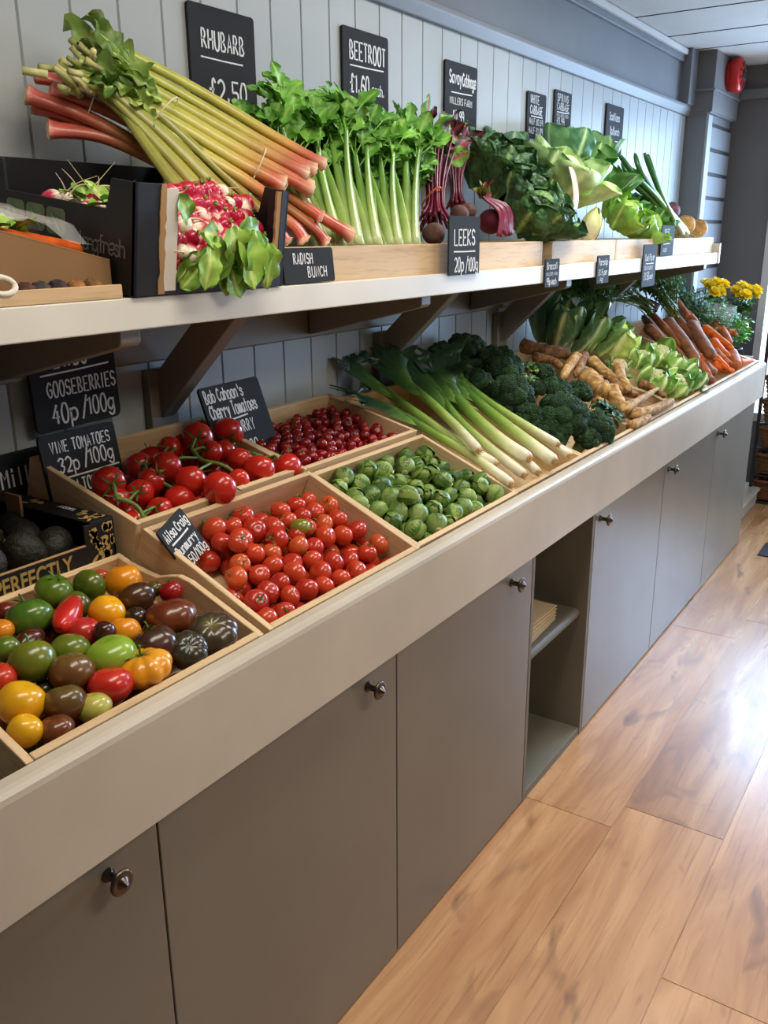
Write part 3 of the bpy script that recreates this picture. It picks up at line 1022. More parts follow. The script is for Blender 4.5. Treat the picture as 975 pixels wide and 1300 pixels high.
vine('a', [(1.2246,0.4344,1.0704,0.0287), (1.1019,0.3939,1.0450,0.0269), (1.0946,0.3261,1.0284,0.0266), (1.1082,0.2702,1.0199,0.0289), (1.1918,0.3013,1.0120,0.0193), (1.2233,0.3996,1.0464,0.0216)],
     [(1.182,0.41,1.06), (1.177,0.38,1.043), (1.189,0.345,1.037), (1.2,0.32,1.021), (1.19,0.3,1.002)], 'large vine truss of red tomatoes in the middle of the crate, stems uppermost')
vine('b', [(1.3099,0.4345,1.0653,0.0299), (1.2599,0.3098,1.0141,0.0292), (1.3357,0.3035,1.0023,0.0289), (1.2536,0.3541,1.0302,0.0232), (1.2580,0.3437,1.0018,0.0217), (1.2726,0.4090,1.0384,0.0206)],
     [(1.295,0.425,1.048), (1.297,0.395,1.037), (1.308,0.37,1.031), (1.333,0.35,1.017)], 'vine truss of red tomatoes at the far side before the cherry tomatoes')
vine('c', [(1.0742,0.4367,1.0453,0.0233), (1.0559,0.3875,1.0280,0.0235), (1.0673,0.3304,0.9986,0.0268), (1.0998,0.3171,0.9850,0.0229), (1.1794,0.4683,1.0530,0.0231), (1.2138,0.4670,1.0527,0.0219)],
     [(1.057,0.395,1.043), (1.064,0.37,1.027), (1.08,0.35,1.012)], 'vine truss of red tomatoes low in the shaded back of the crate')
vine('d', [(0.9670,0.3938,1.0450,0.0272), (1.0066,0.3621,1.0218,0.0227), (0.9637,0.3696,1.0185,0.0203), (1.0100,0.3202,0.9961,0.0219), (0.9514,0.3162,0.9900,0.0199), (0.9739,0.3684,0.9976,0.0191)],
     [(0.941,0.345,1.032), (0.953,0.325,1.024), (0.9587,0.31,1.011), (0.9562,0.295,0.9868)], 'vine truss of red tomatoes nearest the camera by the crate side')
tl_ = pack(34, lambda r_: r_.uniform(.024, .029), w_v - 2 * TH - .004, L_v - 2 * TH - .004, .008, 21, iters=120)

# loose vine tomatoes filling the crate
protos = proto_toms(3, .027, [(c(160, 22, 20), c(176, 34, 24))] * 3, True, 'tomato', .6, .92)
spread(tl_, m_v, protos, .027, 'loose red tomato lying under the vine trusses in the back crate', 'tomato', 'loose tomatoes under the vine trusses', (TH + .002, TH + .002))

# heirloom fillers beneath the visible layer
protos = proto_toms(3, .021, [(c(120, 44, 30), c(96, 34, 26)), (c(96, 100, 36), c(84, 84, 34)), (c(180, 70, 40), c(170, 60, 36))], False, 'heirloom_tomato', .6)
fill = pack(58, lambda r_: r_.uniform(.018, .024), w_h - 2 * TH - .004, L_h - 2 * TH - .004, .008, 31, iters=160)
fill = [b for b in fill if all((m_h @ Vector((b[0] + TH, b[1] + TH, b[2])) - Vector(q)).length > (b[3] + r) * .86 for q, r in zip(HP, HR))]
spread(fill, m_h, protos, .021, 'dull tomato half hidden beneath the top layer of heirloom tomatoes', 'tomato', 'buried heirloom tomatoes', (TH + .002, TH + .002))

# ------------------------------------------------------------------ leeks
LK = 'leeks in the long crate'
def leek(pts, r, label, seed, spread_=1.0, tip=None):
    """root end first"""
    rr_ = random.Random(seed)
    p = smooth(pts, 6)
    o0 = p[0]
    e = empty('leek', o0, label, 'leek', LK)
    q = [v - o0 for v in p]
    g = G()
    col = grad([(0, c(236, 226, 200)), (.10, c(240, 236, 214)), (.26, c(206, 218, 148)), (.42, c(146, 180, 80)), (.58, c(88, 126, 54)), (.75, c(48, 82, 44)), (1, c(32, 62, 40))])
    n_sh = int(len(q) * .78)
    sh = q[:n_sh + 1]
    g.tube(sh, lambda t: r * (.78 + .28 * min(1, t * 14) * math.exp(-t * 3.2) + .10 * t), 14, lambda t: col(t * .78), ridge=7, ramp=.02)
    g.build('shaft', 'stalk', e)
    d0 = (q[0] - q[1]).normalized()
    g = G()
    g.lathe([(r * .62, -.001), (r * .66, .003), (r * .45, .006), (.0, .007)], 12, c(196, 160, 112), m=zdir(q[0], d0))
    for i in range(12):
        a = i * 2.4
        s_, n_ = frame_at(d0, Vector((0, 0, 1)))
        b = q[0] + d0 * .004 + (s_ * math.cos(a) + n_ * math.sin(a)) * r * .4
        g.tube([b, b + d0 * .006 + (s_ * math.cos(a) + n_ * math.sin(a)) * .003], .0007, 4, c(180, 146, 100))
    g.build('root_plate', 'root', e)
    # leaves sheathing out of the shaft
    for i in range(5):
        st = int(len(q) * (.52 + .06 * i))
        st = min(st, len(q) - 4)
        a = (i - 2) * .30 * spread_ + rr_.uniform(-.1, .1)
        path = [Vector(v) for v in q[st:]]
        t_end = (q[-1] - q[-3]).normalized()
        sd, nn = frame_at(t_end, Vector((0, 0, 1)))
        ext = rr_.uniform(.02, .07)
        path.append(q[-1] + t_end * ext + sd * a * .05)
        nL = len(path)
        vs = []; cs = []
        W0 = r * rr_.uniform(1.4, 1.9)
        for k_, v in enumerate(path):
            t = k_ / (nL - 1)
            tt = path[min(k_ + 1, nL - 1)] - path[max(k_ - 1, 0)]
            sd, nn = frame_at(tt, Vector((0, 0, 1)))
            wv = W0 * min(1, .30 + t * 2.6) * (.85 + .5 * t) * (1 if t < .8 else 1 - .75 * (t - .8) / .2)
            off = sd * (a * .10 * t * t) + nn * (r * (.78 + .1 * t) + .004 * i * t - abs(a) * .01 * t)
            fold = 1 - .75 * t
            for j in range(7):
                b = 2 * j / 6 - 1
                vs.append(v + off + sd * wv * b + nn * (-fold * wv * b * b * .9 + .35 * wv * t * abs(b) + .002 * mnoise.noise(Vector((t * 6, b * 2, seed + i)))))
                cs.append(lerp3(col(.46 + .54 * t), c(26, 54, 38), min(1, t * 1.3) * .8))
        fs = [(k_ * 7 + j, k_ * 7 + j + 1, (k_ + 1) * 7 + j + 1, (k_ + 1) * 7 + j) for k_ in range(nL - 1) for j in range(6)]
        g = G(); g.put(vs, fs, cs)
        g.build('leaf', 'leaf', e)
    return e
leek([(1.7949,0.0233,0.9028), (1.8344,0.1359,0.9393), (1.8549,0.2627,0.9801), (1.8692,0.3961,1.0250), (1.8080,0.4782,1.0521)], .0125, 'lowest leek lying along the near side of its crate', 1)
leek([(1.8623,0.0970,0.9253), (1.8803,0.2131,0.9629), (1.9223,0.3696,1.0190), (1.9558,0.5036,1.0683), (1.9502,0.5843,1.1086)], .013, 'leek whose broad dark leaves reach furthest back on the near side', 2)
leek([(1.8239,0.1238,0.9628), (1.8775,0.2047,0.9938), (1.9441,0.3181,1.0346), (2.0041,0.4317,1.0724), (2.0679,0.5364,1.1201)], .0125, 'topmost leek with yellow green shaft and white root end over the others', 3)
leek([(1.8768,0.0299,0.9048), (1.9341,0.1459,0.9423), (1.9999,0.2745,0.9899), (2.0787,0.3887,1.0436), (2.1212,0.5078,1.1009)], .013, 'leek in the front row, second root end along from the sprouts', 4)
leek([(1.9302,0.0417,0.9315), (1.9563,0.1303,0.9627), (2.0275,0.2526,1.0042), (2.1231,0.3774,1.0506), (2.1616,0.4140,1.0775)], .0165, 'thick leek with brownish root end in the middle of the heap', 5)
leek([(1.9363,0.0194,0.8996), (1.9913,0.1188,0.9320), (2.0661,0.2620,0.9799), (2.1374,0.4141,1.0305), (2.1086,0.5148,1.0717)], .0125, 'short leek butt showing under the thick middle leek', 6)
leek([(1.9964,0.0039,0.9157), (2.0392,0.0974,0.9484), (2.1141,0.2442,0.9953), (2.1905,0.3865,1.0482), (2.2622,0.5115,1.0916)], .016, 'long pale leek reaching the front board beside the thick one', 7)
leek([(2.1095,0.0430,0.9318), (2.1214,0.1307,0.9649), (2.1632,0.2753,1.0143), (2.2251,0.4001,1.0628), (2.3196,0.5020,1.1096)], .012, 'slim leek highest along the far side, next to the broccoli', 8)
leek([(2.1330,0.0189,0.9015), (2.1720,0.1210,0.9347), (2.2112,0.2652,0.9850), (2.2615,0.3812,1.0309), (2.3347,0.4667,1.0674)], .0125, 'leek lying against the crate side next to the broccoli', 9)

# ------------------------------------------------------------------ broccoli
BR = 'broccoli heads in the long crate'
def fib(n, cap=.75):
    out = []
    for i in range(n):
        z = 1 - cap * (i + .5) / n * 1.35
        ph = i * 2.39996
        s_ = math.sqrt(max(0, 1 - z * z))
        out.append(Vector((s_ * math.cos(ph), s_ * math.sin(ph), z)))
    return out
def floret_mesh(R, seed, cols, n=16, bumps=True):
    g = G()
    rr_ = random.Random(seed)
    for i, d in enumerate(fib(n)):
        rl = R * rr_.uniform(.34, .46)
        ctr = d * (R * .66)
        ctr.z *= .82
        col0 = cols[rr_.randrange(len(cols))]
        def f(th, ph, s=seed + i):
            v = Vector((math.sin(th) * math.cos(ph), math.sin(th) * math.sin(ph), math.cos(th)))
            cl = mnoise.voronoi(v * 3.1 + Vector((s, s * .7, 0)))[0][0]
            return 1.06 - .30 * cl + .04 * mnoise.noise(v * 9 + Vector((s, 0, 0)))
        g.sphere(ctr, rl, col0, 22, 14, f)
    return g
def broccoli(w, ax, label, seed, cols=None):
    cols = cols or [c(44, 70, 44), c(52, 80, 50), c(38, 62, 42)]
    p, R = Vector(w[:3]), w[3] * 1.22
    e = empty('broccoli', label=label, cat='broccoli', group=BR, m=zdir(p, ax, seed))
    floret_mesh(R, seed, cols).build('crown', 'floret', e)
    g = G()
    lim = c(112, 142, 84)
    g.tube([(0, 0, -R * 1.0), (0, 0, -R * .5), (0, 0, .0)], lambda t: R * (.30 + .1 * t), 12, lim)
    for i in range(6):
        a = i * 1.05
        g.tube([(0, 0, -R * .6), (R * .3 * math.cos(a), R * .3 * math.sin(a), -R * .15), (R * .6 * math.cos(a), R * .6 * math.sin(a), R * .1)], R * .13, 7, lim)
    g.build('stalk', 'stalk', e)
    for i in range(2):
        a = seed + i * 2.6
        d = (math.cos(a), math.sin(a), .25)
        g = G()
        g.leaf((0, 0, -R * .3), d, (0, 0, 1), R * 1.25, R * .22, bend=-.5, cup=.3, ruf=.4, nu=7, nv=5, ce=c(92, 128, 70), cv=c(150, 176, 110), seed=seed + i)
        g.build('leaf', 'leaf', e)
    return e
bl = [((590.7,449,24), .045, (0,-.2,1), 'broccoli head at the very back beside the leek leaves'),
      ((563,455,19), .03, (0,-.2,1), 'broccoli head at the back half behind leek leaves'),
      ((592,469,15), .03, (0,-.4,1), 'dull greyish broccoli head low behind the two large back ones'),
      ((633,471,29), .05, (.1,-.3,1), 'large broccoli head in the second row of the heap'),
      ((603,489,20), .03, (-.1,-.4,1), 'broccoli head touching the leeks in the middle of the heap'),
      ((648,504,26), .042, (0,-.4,1), 'rounded broccoli head in the middle above the front ones'),
      ((673,532,19), .018, (-.2,-.5,1), 'broccoli head behind the large front one on the leek side'),
      ((713,531,31), .035, (-.1,-.55,1), 'largest broccoli head at the front of the crate'),
      ((756,545,21), .02, (.1,-.7,.9), 'broccoli head overhanging the front board'),
      ((690,475,13), .045, (0,-.3,1), 'small broccoli head near the back by the muddy roots'),
      ((681,496,11), .04, (0,-.3,1), 'smallest broccoli head between larger ones'),
      ((704,499,19), .042, (.1,-.3,1), 'broccoli head beside the muddy roots, third row'),
      ((733,500,16), .035, (.2,-.3,1), 'broccoli head with pale leaf stem beside the roots')]
bl += [((745,562,20), 0, (.1,-.6,1), 'broccoli head low against the front board beneath the overhanging one'), ((702,556,20), 0, (-.1,-.6,1), 'broccoli head low by the front board next to the leek root ends'), ((640,520,18), 0, (0,-.4,1), 'broccoli head low between the leeks and the rounded middle one')]
BRW = [(2.4725,0.5134,1.0938,0.0592), (2.3851,0.5418,1.0871,0.0460), (2.3781,0.4580,1.0604,0.0357), (2.4307,0.3757,1.0552,0.0691),
       (2.2767,0.3742,1.0337,0.0456), (2.2754,0.2599,1.0099,0.0580), (2.2437,0.1826,0.9601,0.0415), (2.3122,0.1180,0.9574,0.0683),
       (2.3935,0.0474,0.9192,0.0470), (2.6096,0.3067,1.0280,0.0323), (2.4362,0.2521,1.0053,0.0258), (2.4815,0.2133,0.9951,0.0448), (2.5939,0.1849,0.9787,0.0389), (2.3310,0.0547,0.9005,0.0396), (2.2448,0.1178,0.9206,0.0412), (2.2417,0.2619,0.9791,0.0377)]
for i, ((_, off, ax, lab), w) in enumerate(zip(bl, BRW)):
    broccoli(w, ax, lab, i + 1, [c(58, 74, 52), c(66, 80, 54)] if 'dull' in lab else None)

# sprouting purple broccoli / kale bunch at the front between broccoli and roots
def kale(w, ax, label, seed, cols, n=14, name='kale_bunch', cat='kale', L=1.5):
    p, R = Vector(w[:3]), w[3]
    e = empty(name, label=label, cat=cat, m=zdir(p, ax, seed))
    rr_ = random.Random(seed)
    for i in range(n):
        a = i * 2.4
        el = rr_.uniform(.1, 1.0)
        d = Vector((math.cos(a), math.sin(a), el))
        g = G()
        g.tube([Vector((0, 0, -R * .5)), d.normalized() * R * .3], R * .05, 6, c(120, 140, 90))
        g.leaf(d.normalized() * R * .15, d, (0, 0, 1), R * rr_.uniform(.9, 1.2), R * .42, bend=rr_.uniform(.4, 1.4), cup=.3, ruf=.75, nu=11, nv=9, ce=cols[rr_.randrange(len(cols))], cv=cols[-1], seed=seed * 7 + i, lobes=5)
        g.build('leaf', 'savoy', e)
    return e
DK = [c(36, 64, 40), c(46, 78, 46), c(56, 90, 52)]
kale((2.5680,0.0795,0.9346,0.0475), (.1, -.6, 1), 'dark curly leaf bunch at the front between broccoli and muddy roots', 3, DK, 16)
kale((2.5717,0.3495,1.0468,0.0371), (0, -.2, 1), 'leafy green sprouting bunch at the back between broccoli and roots', 5, [c(56, 92, 48), c(70, 108, 56), c(120, 150, 90)], 14)
kale((2.4875,0.2991,1.0203,0.0312), (0, -.2, 1), 'leafy green tuft above the smallest broccoli head', 6, [c(56, 92, 48), c(66, 104, 56), c(120, 150, 90)], 10)

# ------------------------------------------------------------------ pale knobbly roots
def root(pts, r, label, cat, group, seed, c0, c1, name='parsnip', knob_=.12, taper=.55, top=None, mat='earthy'):
    p = smooth(pts, 6)
    o0 = p[0]
    q = [v - o0 for v in p]
    m = len(q)
    rr_ = random.Random(seed)
    g = G()
    n = 14
    vs = []; cs = []
    prof = lambda t: r * min(1, (.35 + t * 9)) * (1 - taper * t) * (1 if t < .94 else .35 + .65 * (1 - t) / .06)
    for i in range(m):
        t = i / (m - 1)
        tt = q[min(i + 1, m - 1)] - q[max(i - 1, 0)]
        sd, nn = frame_at(tt, Vector((0, 0, 1)))
        ring = .06 * math.sin(t * 46 + seed) if mat == 'earthy' else .02 * math.sin(t * 60 + seed)
        for j in range(n):
            a = 2 * PI * j / n
            d = sd * math.cos(a) + nn * math.sin(a)
            h = mnoise.noise(d * 1.6 + Vector((t * 7, seed, 0)))
            vs.append(q[i] + d * prof(t) * (1 + knob_ * h * 1.8 + ring))
            s_ = max(0, min(1, .5 + 1.4 * mnoise.noise(d * 2 + Vector((t * 11, seed * 2, 5)))))
            cs.append(lerp3(c0, c1, s_))
    fs = [(i * n + j, i * n + (j + 1) % n, (i + 1) * n + (j + 1) % n, (i + 1) * n + j) for i in range(m - 1) for j in range(n)]
    fs += [tuple(range(n))[::-1], tuple((m - 1) * n + j for j in range(n))]
    g.put(vs, fs, cs)
    o = g.build(name, mat)
    o.location = o0
    tag(o, label, cat, group)
    if top:
        g = G()
        d0 = (q[0] - q[1]).normalized()
        for i in range(5):
            a = i * 1.26
            s_, n_ = frame_at(d0, Vector((0, 0, 1)))
            k = (s_ * math.cos(a) + n_ * math.sin(a)) * r * .3
            g.tube([q[0] - d0 * r * .2 + k, q[0] + d0 * r * .5 + k * 1.3], r * .12, 5, top)
        g.build('leaf_stub', 'stalk', o)
    return o
PA = [c(204, 166, 108), c(146, 104, 62)]
PB = [c(168, 124, 80), c(106, 72, 46)]
RG = 'pale roots in the long crate'
KP = (.006, .885, .54, 1.055)
rootlist = [
 ([(2.7749,0.4685,1.0952), (2.8188,0.4008,1.0737), (2.9147,0.3458,1.0561)], .021, PB, .15, 'thick brown root lying at the very back below the big cauliflower'),
 ([(2.7280,0.3996,1.0628), (2.7750,0.3521,1.0477), (2.7487,0.3069,1.0333)], .014, PB, .4, 'short brown root behind the upright ones'),
 ([(2.9464,0.3292,1.0456), (2.7870,0.2950,1.0295), (2.6537,0.2608,1.0133)], .018, PA, .5, 'ringed root pointing to the front in the second row'),
 ([(2.9950,0.3222,1.0434), (2.8646,0.2843,1.0261), (2.7327,0.2474,1.0091)], .017, PB, .5, 'darker ringed root beside the first upright one'),
 ([(2.9673,0.2879,1.0325), (2.9101,0.2226,1.0064), (2.8870,0.1634,0.9823)], .020, PA, .5, 'stout pale root slanting down from the cauliflower'),
 ([(2.7816,0.2312,1.0039), (2.7249,0.1739,0.9857), (2.6803,0.1279,0.9710)], .030, PA, .25, 'big bulbous pale root end in the middle of the heap'),
 ([(3.0919,0.2292,1.0138), (2.9314,0.1687,0.9893), (2.8239,0.0950,0.9606)], .019, PA, .4, 'bent pale root beneath the pale cauliflower curd'),
 ([(2.9101,0.2021,0.9894), (2.8430,0.1332,0.9622), (2.8647,0.0809,0.9403)], .016, PB, .5, 'slim root crossing behind the long pointed one'),
 ([(2.7516,0.1333,0.9727), (2.6855,0.0905,0.9539), (2.6369,0.0447,0.9341)], .021, PA, .35, 'stout root with wide shoulder in the front row'),
 ([(2.6131,0.0515,0.9373), (2.7817,0.0536,0.9400), (3.0389,0.0646,0.9456)], .017, PA, .75, 'long pointed parsnip lying level across the front row'),
 ([(2.6763,0.0417,0.9131), (2.8107,0.0196,0.9082), (3.0343,0.0116,0.9078)], .017, PA, .45, 'rough root along the front board below the pointed parsnip'),
 ([(2.6032,0.0156,0.8944), (2.6812,0.0120,0.8932), (2.7840,0.0127,0.8955)], .014, PA, .35, 'short root low against the front board'),
 ([(2.6581,0.1517,0.9524), (2.6608,0.1266,0.9444), (2.6636,0.1016,0.9364)], .014, PA, .4, 'small pale root end next to the curly dark leaves'),
 ([(3.0250,0.1291,0.9557), (3.0533,0.0985,0.9407), (3.0326,0.0386,0.9164)], .013, PB, .4, 'thin root between the pointed parsnip and the cauliflowers'),
]
for i, (pts, r, cc_, tp, lab) in enumerate(rootlist):
    root(pts, r * 1.22, lab, 'root vegetable', RG, i + 3, cc_[0], cc_[1], knob_=.16, taper=tp)
for i, w in enumerate(pack(40, lambda r_: r_.uniform(.02, .026), w_p - 2 * TH, L_p - 2 * TH, .008, 44, iters=80)[:26]):
    a = m_p @ Vector((w[0] + TH, w[1] + TH, w[2] - .002)); b = m_p @ Vector((min(w_p - .03, w[0] + .08), w[1] + .01, w[2] - .004))
    root([a, (a + b) / 2, b], w[3] * .8, 'muddy root lying in the lower layer of the root crate', 'root vegetable', 'lower layer of roots', i + 60, PB[0], PB[1], knob_=.16, taper=.4)

# ------------------------------------------------------------------ cabbages and cauliflowers
def brassica(name, w, ax, label, cat, seed, n=9, heart=None, hcol=None, hmat='leaf', lc=None, vc=None, lmat='leaf', open_=.5, Lk=1.9, Wk=.75, curl=-.9, ruf=.3, group=None, rib=0, fr=1.0, hz=1.0):
    p, R = Vector(w[:3]), w[3]
    e = empty(name, label=label, cat=cat, group=group, m=zdir(p, ax, seed * 1.1))
    rr_ = random.Random(seed)
    if heart == 'curd':
        floret_mesh(R * .80, seed, [hcol], 18).build('curd', 'curd', e)
    elif heart:
        def hc(th, ph):
            vn = max(0, math.sin(ph * 5 + 2.4 * math.sin(th * 2))) ** 8 * .5
            return lerp3(hcol, vc, vn)
        G().sphere((0, 0, 0), (R * .66, R * .66, R * .74 * hz), hc, 28, 18, lambda th, ph: 1 + .03 * mnoise.noise(Vector((math.cos(ph) * 2, math.sin(ph) * 2, th * 2)))).build('heart', hmat, e)
    for i in range(n):
        a = i * 2.39996 + rr_.uniform(-.2, .2)
        k = i / max(1, n - 1)
        rad = Vector((math.cos(a), math.sin(a), 0))
        d = rad * (open_ * ((.55 + .8 * k) if heart == 'curd' else (.18 + 1.15 * k))) + Vector((0, 0, 1))
        base = rad * R * .34 + Vector((0, 0, -R * .8 * hz))
        g = G()
        L = R * Lk * rr_.uniform(.85, 1.1) * (1 - .15 * (1 - k))
        col = lerp3(lc[0], lc[1], rr_.random())
        g.leaf(base + rad * R * .25 * (1 + k) * fr, d, -rad, L, R * Wk, bend=(curl * (1 - .4 * k) if heart == 'curd' else curl * (1.9 - 1.5 * k)) if curl < 0 else curl, cup=.55, ruf=ruf, nu=15, nv=13, rib=R * rib, ce=col, cv=vc, seed=seed * 9 + i, vein=.26 if rib else .12,
               shape=lambda t: (.42 + .58 * math.sin(PI * min(1, t * .80 + .08)) ** .8) * (1 if t < .84 else math.sqrt(max(0, 1 - ((t - .84) / .165) ** 2)) * .92 + .08))
        g.build('leaf', lmat, e)
    return e
CG = 'cauliflowers and cabbages in the lower crates'
brassica('cauliflower', (3.0829,0.4396,1.1280,0.0885), (-.1, -.35, 1), 'big cauliflower with tall blue green leaves at the back under the shelf', 'cauliflower', 2, 14, 'curd', c(214, 204, 160), lc=[c(52, 92, 60), c(80, 118, 82)], vc=c(190, 208, 156), open_=.75, Lk=2.2, Wk=.55, curl=-.8, rib=.16, group=CG)
brassica('cauliflower', (3.2431,0.3916,1.1022,0.0797), (.15, -.4, 1), 'cauliflower with upright leaves beside the biggest one at the back', 'cauliflower', 7, 13, 'curd', c(220, 212, 170), lc=[c(70, 108, 60), c(100, 138, 80)], vc=c(196, 212, 158), open_=.8, Lk=2.1, Wk=.52, curl=-.7, rib=.16, group=CG)
brassica('pointed_cabbage', (3.3074,0.2923,1.0548,0.0652), (.0, -.5, 1), 'pale lime green cabbage with pleated leaf behind the pale roots', 'cabbage', 4, 11, 'heart', c(170, 192, 96), lc=[c(150, 176, 76), c(184, 202, 110)], vc=c(214, 222, 158), open_=.35, Lk=2.0, Wk=.85, curl=-1.1, rib=.08, ruf=.35, group=CG)
brassica('cauliflower', (3.0382,0.2096,1.0023,0.0385), (-.3, -.6, 1), 'small cauliflower whose cream curd shows among the pale roots', 'cauliflower', 5, 6, 'curd', c(226, 204, 148), lc=[c(100, 134, 74), c(128, 156, 92)], vc=c(190, 206, 150), open_=.8, Lk=1.5, Wk=.6, curl=-.5, rib=.10, group=CG)
cl = [((3.4591,0.1939,0.9973,0.0578), (-.2, -.6, 1), 'leafy pale green cauliflower in the top row by the brown carrots', 6),
      ((3.1421,0.1108,0.9551,0.0530), (-.3, -.8, 1), 'cauliflower with broad white ribs in front next to the pointed parsnip', 8),
      ((3.2350,0.0632,0.9294,0.0511), (0, -.9, .8), 'cauliflower with folded leaf lowest against the front board', 9),
      ((3.4256,0.1092,0.9651,0.0507), (.2, -.5, 1), 'cauliflower in the middle of the pale green group', 10),
      ((3.4099,0.0489,0.9302,0.0473), (.4, -.7, 1), 'dark leaved cauliflower touching the muddy carrot tips', 11),
      ((3.3058,0.2157,1.0042,0.0441), (-.3, -.4, 1), 'pale leafy cauliflower behind the small cream one', 12)]
for w, ax, lab, sd in cl:
    dk = 'dark' in lab
    brassica('cauliflower', w, ax, lab, 'cauliflower', sd, 10, 'curd', c(216, 216, 160), lc=[c(58, 104, 44), c(84, 130, 58)] if dk else [c(92, 132, 56), c(132, 166, 82)], vc=c(206, 220, 164), open_=1.0, Lk=2.0, Wk=.72, curl=-2.3, rib=.16, ruf=.35, group=CG)
# dropped scrap of leaf on the ledge
g = G(); g.leaf((0, 0, .006), (1, .2, .1), (0, 0, 1), .06, .02, ruf=.5, ce=c(84, 118, 66), cv=c(140, 160, 110), seed=3)
o = g.build('leaf_scrap', 'leaf'); o.location = (3.371,-0.0031,0.884); tag(o, 'torn green leaf scrap lying on the counter ledge', 'leaf')

# ------------------------------------------------------------------ carrots
BC = [c(156, 96, 60), c(112, 70, 48)]
OC = [c(232, 118, 38), c(214, 92, 28)]
OB = [c(206, 116, 62), c(150, 84, 50)]
CK = 'muddy carrots in the long crate'
clist = [
 ([(3.9632,0.4289,1.0983), (3.7098,0.2674,1.0417), (3.5707,0.1342,0.9888)], .017, BC, .5, 'slim muddy carrot on the near side of the brown bunch'),
 ([(4.0442,0.4308,1.1095), (3.8522,0.2919,1.0600), (3.6633,0.1618,1.0080)], .018, BC, .5, 'muddy carrot second from the near side of the brown bunch'),
 ([(3.7882,0.3534,1.0690), (3.6935,0.2685,1.0368), (3.6117,0.2036,1.0109)], .022, BC, .4, 'short stout muddy carrot above the pale cauliflowers'),
 ([(3.9961,0.3363,1.0794), (3.7510,0.1945,1.0290), (3.5257,0.0728,0.9797)], .027, BC, .35, 'thick dark muddy carrot in the middle of the brown bunch'),
 ([(4.1375,0.2670,1.0573), (3.8995,0.1560,1.0167), (3.7078,0.0588,0.9753)], .027, BC, .3, 'thick muddy carrot at the far side of the brown bunch'),
 ([(4.2024,0.3543,1.0798), (3.9958,0.2223,1.0273), (3.7763,0.1078,0.9804)], .018, BC, .5, 'slim muddy carrot squeezed between the two thick ones'),
 ([(4.5201,0.4501,1.1313), (4.3643,0.3736,1.1070), (4.2500,0.3105,1.0816)], .018, OB, .3, 'brown orange carrot shoulder topmost under the leaf stalks'),
 ([(4.3398,0.3466,1.0879), (4.2454,0.2866,1.0688), (4.1637,0.2419,1.0493)], .018, OB, .3, 'brown orange carrot directly below the topmost shoulder'),
 ([(3.7407,0.1281,0.9606), (3.6677,0.0821,0.9407), (3.5862,0.0346,0.9172)], .017, OB, .3, 'muddy carrot below the thick ones near the ledge'),
 ([(3.7155,0.0916,0.9437), (3.6574,0.0534,0.9253), (3.6569,0.0246,0.9119)], .020, BC, .2, 'blunt muddy carrot tip at the front board, upper of the pair'),
 ([(3.6433,0.0740,0.9224), (3.5974,0.0394,0.9061), (3.5769,0.0181,0.8952)], .018, BC, .2, 'blunt muddy carrot tip at the front board, lower of the pair'),
]
for i, (pts, r, cc_, tp, lab) in enumerate(clist):
    root(pts, r * 1.15, lab, 'carrot', CK, i + 30, cc_[0], cc_[1], name='carrot', knob_=.07, taper=tp, mat='root', top=c(110, 130, 60))
CO = 'clean orange carrots in the end crate'
olist = [
 ([(4.2648,0.2422,1.0337), (4.1880,0.1606,1.0024), (4.1004,0.0651,0.9615)], .020, OC, .5, 'long orange carrot topmost in its crate'),
 ([(4.4567,0.2479,1.0355), (4.4016,0.1850,1.0102), (4.2237,0.1047,0.9741)], .020, OB, .5, 'reddish orange carrot behind the topmost long one'),
 ([(4.4628,0.1846,1.0048), (4.4988,0.1559,0.9957), (4.4521,0.1375,0.9898)], .013, OC, .5, 'orange carrot with its tip showing beside the herbs'),
 ([(4.1301,0.1619,0.9871), (4.0440,0.1083,0.9648), (3.9854,0.0596,0.9440)], .021, OC, .4, 'orange carrot second row below the topmost long one'),
 ([(3.9566,0.1389,0.9588), (3.9245,0.0897,0.9389), (3.8550,0.0258,0.9123)], .020, OC, .5, 'orange carrot in the front row, near side'),
 ([(4.0258,0.1232,0.9590), (3.9526,0.0705,0.9370), (3.9356,0.0293,0.9187)], .018, OB, .5, 'orange carrot in the front row, next to the upright blunt one'),
 ([(4.1285,0.0763,0.9441), (4.0300,0.0388,0.9269), (3.9417,0.0078,0.9129)], .022, OB, .2, 'blunt orange brown carrot standing over the front board'),
 ([(4.0714,0.0306,0.9159), (4.1270,0.0193,0.9102), (4.2342,0.0051,0.9057)], .014, OC, .6, 'thin orange carrot pointing to the window end corner'),
 ([(3.7941,0.1279,0.9448), (3.7836,0.0920,0.9292), (3.7563,0.0457,0.9102)], .015, OB, .5, 'dull orange carrot lowest between brown and orange heaps'),
 ([(3.8735,0.0919,0.9249), (3.8799,0.0501,0.9074), (3.9273,0.0153,0.8942)], .016, OC, .5, 'orange carrot lowest along the front board'),
]
for i, (pts, r, cc_, tp, lab) in enumerate(olist):
    root(pts, r * 1.15, lab, 'carrot', CO, i + 50, cc_[0], cc_[1], name='carrot', knob_=.05, taper=tp, mat='root')
for i in range(26):
    q = rr.uniform(.06, w_k - .04); s_ = rr.uniform(.06, .5)
    mm = (m_k, m_o)[i % 2]
    a = mm @ Vector((q, s_, .026 + .014 * (i % 3))); b = mm @ Vector((q + rr.uniform(-.03, .03), max(.03, s_ - .13), .026 + .012 * (i % 3)))
    root([a, (a + b) / 2, b], .018, ('muddy' if i % 2 == 0 else 'orange') + ' carrot in the lower layer of the carrot crates', 'carrot', 'lower layer of ' + ('muddy' if i % 2 == 0 else 'orange') + ' carrots', i + 90, *(BC if i % 2 == 0 else OC), name='carrot', knob_=.05, mat='root')
